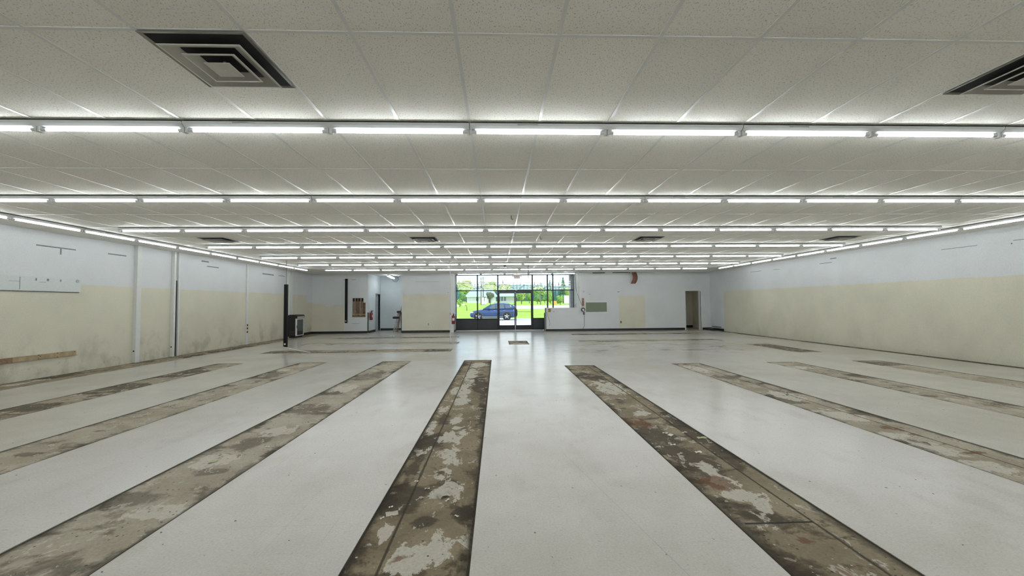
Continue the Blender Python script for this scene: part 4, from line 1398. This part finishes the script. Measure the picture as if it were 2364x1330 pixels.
# ---- buildings and street furniture
def house(name, x0, x1, y0, y1, h, rh, label, wallc, roofc, wins, porch=None):
    zb = gz(y0)
    o = thing(name, label, 'building', ((x0 + x1) / 2, y0, zb))
    hw, dp = (x1 - x0) / 2, y1 - y0
    B(-hw, hw, 0, dp, -.3, h).build('walls', plain(name + '_wall', wallc, .8, var=.05), o)
    e = .6
    rf = MB().add([(-hw - e, -e, h), (hw + e, -e, h), (hw + e, dp + e, h), (-hw - e, dp + e, h), (-hw * .75, dp / 2, h + rh), (hw * .75, dp / 2, h + rh)], [(0, 1, 5, 4), (1, 2, 5), (2, 3, 4, 5), (3, 0, 4), (3, 2, 1, 0)])
    rf.build('roof', plain('blue_grey_roof', roofc, .6, var=.08), o)
    B(-hw - e, hw + e, -e - .05, -e + .05, h - .25, h).build('fascia', M_TRIM, o)
    for (wx, wz, ww, wh, mm) in wins:
        B(wx - ww / 2, wx + ww / 2, -.06, .02, wz, wz + wh).build('window' if mm else 'door', plain('house_glass', (.12, .15, .18), .2) if mm else M_KICK, o)
    k = -hw + .4
    i = 0
    while k < hw and porch:
        B(k - .12, k + .12, -.10, 0, 0, h - .25).build('pilaster', M_TRIM, o)
        k += porch
    return o


house('white_building', -11.1, -.6, 150, 158, 2.5, 2.6, 'white building with pilasters and blue-grey roof, seen left of the doors', (.70, .70, .75), (.36, .52, .66), [(-1.5, .8, .8, 1.4, 1), (1.2, .8, .8, 1.4, 1), (3.2, 0, 1.1, 2.2, 0)], 1.4)
house('grey_building', 1.0, 7.0, 154, 162, 2.6, 2.5, 'grey-walled building with blue-grey roof, seen through the left door', (.52, .50, .52), (.42, .60, .72), [(-2.3, .7, .7, 1.5, 1), (-1.2, .7, .7, 1.5, 1)], None)


def leaf_tree(x, y, h, r, label, c1, c2, trunk_h=None, n=1000, group='trees across the road'):
    m, t = mat('leaves')
    nz = t.noise(t.pos(), 1.2, 3)
    t.out(t.principled(t.mix(t.step(nz, .35, .65), (*c1, 1), (*c2, 1)), .8, 0, .1))
    zb = gz(y)
    o = thing('tree', label, 'tree', (x, y, zb), group=group)
    rg = random.Random(int(x * 37 + y * 11))
    th = trunk_h or h * .3
    MB().cyl((0, 0, -.1), (0, 0, h * .6), r * .10, r * .05, 8).build('trunk', M_OLDWOOD, o)
    mb = MB()
    lobes = [(0, 0, th + (h - th) * .55, 1.0)] + [(rg.uniform(-.6, .6) * r, rg.uniform(-.5, .5) * r, th + (h - th) * rg.uniform(.25, .85), rg.uniform(.45, .7)) for _ in range(6)]
    for _ in range(n):
        lx, ly, lz, ls = rg.choice(lobes)
        v = Vector((rg.gauss(0, 1), rg.gauss(0, 1), rg.gauss(0, 1))).normalized()
        rr = rg.uniform(.75, 1.02)
        p = Vector((lx + v.x * r * ls * rr * .8, ly + v.y * r * ls * rr * .8, lz + v.z * (h - th) * .48 * ls * rr))
        if p.z > h:
            p.z = h - rg.random() * .3
        s = rg.uniform(.06, .15) * r * .8 + .04
        a = Vector((rg.gauss(0, 1), rg.gauss(0, 1), rg.gauss(0, 1))).normalized()
        b = v.cross(a)
        if b.length < .1:
            continue
        b.normalize()
        a = (v + a * .5).cross(b).normalized()
        mb.add([p + a * s, p + b * s, p - a * s * .8, p - b * s], [(0, 1, 2, 3)])
    for lx, ly, lz, ls in lobes:
        k = ls * .62
        q = []
        for i in range(5):
            ph = PI * i / 4
            q.append((max(.01, math.sin(ph)) * r * k * .8, -math.cos(ph) * (h - th) * .48 * k))
        mb.lathe(q, (lx, ly, lz), 8)
    mb.build('crown', m, o)
    return o


def conifer(x, y, h, r, label, c, group='conifers on the skyline'):
    m, t = mat('needles')
    nz = t.noise(t.pos(), 1.5, 3)
    t.out(t.principled(t.mix(nz, (*c, 1), tuple(k * .6 for k in c) + (1,)), .9, 0, .1))
    zb = gz(y)
    o = thing('conifer', label, 'tree', (x, y, zb), group=group)
    rg = random.Random(int(x * 17 + y * 3))
    MB().cyl((0, 0, -.1), (0, 0, h * .9), r * .09, .02, 6).build('trunk', M_OLDWOOD, o)
    mb = MB()
    tiers = 9
    for i in range(tiers):
        q = i / tiers
        z0 = h * (.12 + .84 * q)
        R = r * (1 - q) ** .85 + .12
        n = 11
        top = (0, 0, z0 + h * .16)
        ring = []
        for k in range(2 * n):
            a = PI * k / n + rg.random() * .2
            rr = R * (rg.uniform(.85, 1.1) if k % 2 == 0 else rg.uniform(.45, .62))
            ring.append((rr * math.cos(a), rr * math.sin(a), z0 - (h * .03 if k % 2 == 0 else 0)))
        mb.add([top] + ring, [(0, 1 + k, 1 + (k + 1) % (2 * n)) for k in range(2 * n)])
    mb.build('crown', m, o)
    return o


YG, YG2 = (.50, .58, .15), (.34, .48, .10)
GR, GR2 = (.24, .42, .14), (.15, .30, .12)


def px(x, ytop, y):
    """a plant's place and height from where it shows and how far off it stands"""
    return (x - 1148.6) / FPX * y, CAM_H + (701.6 - ytop) / FPX * y - gz(y)


def plant(x, ytop, rpx, y, label, c1, c2, th=None, n=1000):
    xx, h = px(x, ytop, y)
    leaf_tree(xx, y, h, rpx / FPX * y, label, c1, c2, th, n)


plant(1078, 647, 21, 178, 'round yellow-green tree behind the white building, left bay', YG, YG2)
plant(1130, 650, 23, 196, 'yellow-green tree behind the white building, second bay', YG, YG2)
plant(1164, 656, 16, 178, 'yellow-green tree above the left glass door', YG, YG2)
plant(1068, 675, 9, 92, 'dark green tree in front of the white building at its left end', GR, GR2, 1.0)
plant(1061, 691, 7, 76, 'low bush on the lawn at the far left of the window', GR, YG2, .1, 400)
plant(1132, 675, 9, 104, 'purple-brown small tree before the white building', (.26, .2, .2), (.2, .26, .14), 1.0)
plant(1204, 673, 12, 116, 'yellow-green tree seen through the right glass door', YG, GR, .8)
plant(1222, 675, 9, 128, 'mid green tree right of the glass doors', GR, YG2, .8)
plant(1241, 677, 11, 112, 'bushy green tree left of the narrow window bay', GR, GR2, .6)
plant(1258, 679, 8, 126, 'dark green tree in the narrow window bay', GR2, GR, .6)
plant(1272, 672, 9, 108, 'green tree behind the orange sign', GR, YG2, .5)
plant(1294, 684, 9, 94, 'light green bush left of the tall white sign at right', YG2, GR, .2)
plant(1313, 666, 8, 106, 'yellow-green tree at the right end of shop window', YG, YG2, .8)
plant(1245, 662, 19, 178, 'pale green tree above the window bay right of the doors', YG, GR, 2)


def needle(x, ytop, rpx, y, label, c, group):
    xx, h = px(x, ytop, y)
    conifer(xx, y, h, rpx / FPX * y, label, c, group)


needle(1301, 640, 15, 120, 'tall layered evergreen in the right-most window bay', (.10, .22, .12), 'evergreens across the road')
needle(1270, 646, 10, 134, 'tall evergreen behind the narrow window bay', (.09, .20, .12), 'evergreens across the road')
CF = (.12, .24, .25)
TEEN = ORD + ['eleventh', 'twelfth', 'thirteenth', 'fourteenth', 'fifteenth', 'sixteenth', 'seventeenth', 'eighteenth', 'nineteenth', 'twentieth']
TEEN += ['twenty-' + q for q in ORD[:9]] + ['thirtieth'] + ['thirty-' + q for q in ORD[:4]]
for i in range(34):
    yt = 653.5 + 2.2 * math.sin(i * 2.3) + 1.5 * math.sin(i * 5.1) - (6 if i in (13, 3, 22) else 0)
    needle(1056 + 8.1 * i, yt, 5.5, 214 + (i % 4) * 8, '%s dark conifer from the left on the skyline beyond the road' % TEEN[i], CF, 'conifers on the skyline')
struct('hill', MB().loft([[(x, 250, 0), (x, 250, 12.6 + .5 * math.sin(x * .13)), (x, 290, 13.4 + 1.2 * math.sin(x * .13)), (x, 290, 0)] for x in range(-120, 121, 6)]), plain('wooded_hill', (.13, .24, .25), .9, var=.3, scale=.6), 'blue-green wooded hill along the horizon', 'hill')  # bluish distance haze is mixed into the hill colour


def utility_pole(x, y, h, label, arm=True):
    o = thing('utility_pole', label, 'utility pole', (x, y, gz(y)), group='utility poles across the lawn')
    MB().cyl((0, 0, -.2), (0, 0, h), .15, .11, 10).build('pole', plain('weathered_pole', (.20, .17, .15), .8), o)
    if arm:
        B(-1.0, 1.0, -.07, .07, h - 1.5, h - 1.36).build('crossarm', M_OLDWOOD, o)
        for dx in (-.85, -.4, .4, .85):
            MB().cyl((dx, 0, h - 1.36), (dx, 0, h - 1.16), .05, n=8).build('insulator', M_GREYM, o)
    return o


UY = 100


def pole_at(x, ytop, y, label, arm):
    xx, h = px(x, ytop, y)
    utility_pole(xx, y, h, label, arm)


pole_at(1111, 639, UY, 'left of two utility poles behind the blue car', True)
pole_at(1116, 639, UY + 3, 'right of two utility poles behind the blue car', False)
pole_at(1248, 653, UY, 'utility pole in the window bay right of the doors', False)
for i, (z0, z1, lab) in enumerate(((5.7, 5.6, 'uppermost power line across the shop-front view'), (5.2, 5.0, 'second power line from the top across the shop-front view'), (4.6, 4.4, 'third power line from the top across the shop-front view'), (4.1, 3.8, 'lowest power line across the shop-front view'))):
    pts = []
    for k in range(33):
        q = k / 32
        pts.append((-18 + 54 * q, UY - .19, gz(UY) + z0 + (z1 - z0) * q - .35 * math.sin(PI * ((q * 3.7) % 1))))
    tag(MB().tube(pts, .04, 6).build('power_line', M_CORD), lab, 'power line', 'power lines across the road')


def panel_sign(x, y, w, h, z, label, m=M_PAPER, name='road_sign'):
    o = thing(name, label, 'sign', (x, y, gz(y)))
    B(-w / 2, w / 2, -.06, .06, z, z + h).build('panel', m, o)
    for sx in (-.35, .35):
        B(sx * w - .05, sx * w + .05, -.04, .04, -.2, z).build('post', M_GREYM, o)
    return o


panel_sign(-3.2, 90, .5, 1.5, .3, 'tall white panel sign left of two behind the blue car bonnet')
panel_sign(-2.6, 90, .42, 1.45, .3, 'tall white panel sign right of two behind the blue car bonnet')
panel_sign(15.2, 90, 1.15, 1.75, .35, 'white panel sign on the lawn at the right end of shop window')
panel_sign(12.6, 90, .75, .8, .1, 'small orange sign on the lawn beyond the half wall', plain('orange_sign', (.85, .42, .10), .6))
o = thing('yard_post', 'curved dark yard post on the lawn behind the car bonnet', 'post', (-4.6, 62, gz(62)))
MB().tube([(0, 0, -.1), (0, 0, .55), (-.1, 0, .75), (-.35, 0, .85)], .05, 8).build('post', M_CORD, o)
MB().box(-.75, -.3, -.12, .12, .80, 1.0).build('box', M_PAPER, o, bevel=.03)
o = thing('mailbox', 'pale mailbox on a dark post on the lawn at left', 'mailbox', (-6.2, 62, gz(62)))
MB().cyl((0, 0, -.1), (0, 0, .6), .05, n=8).build('post', M_CORD, o)
MB().box(-.15, .45, -.14, .14, .6, .85).build('box', M_PAPER, o, bevel=.05)
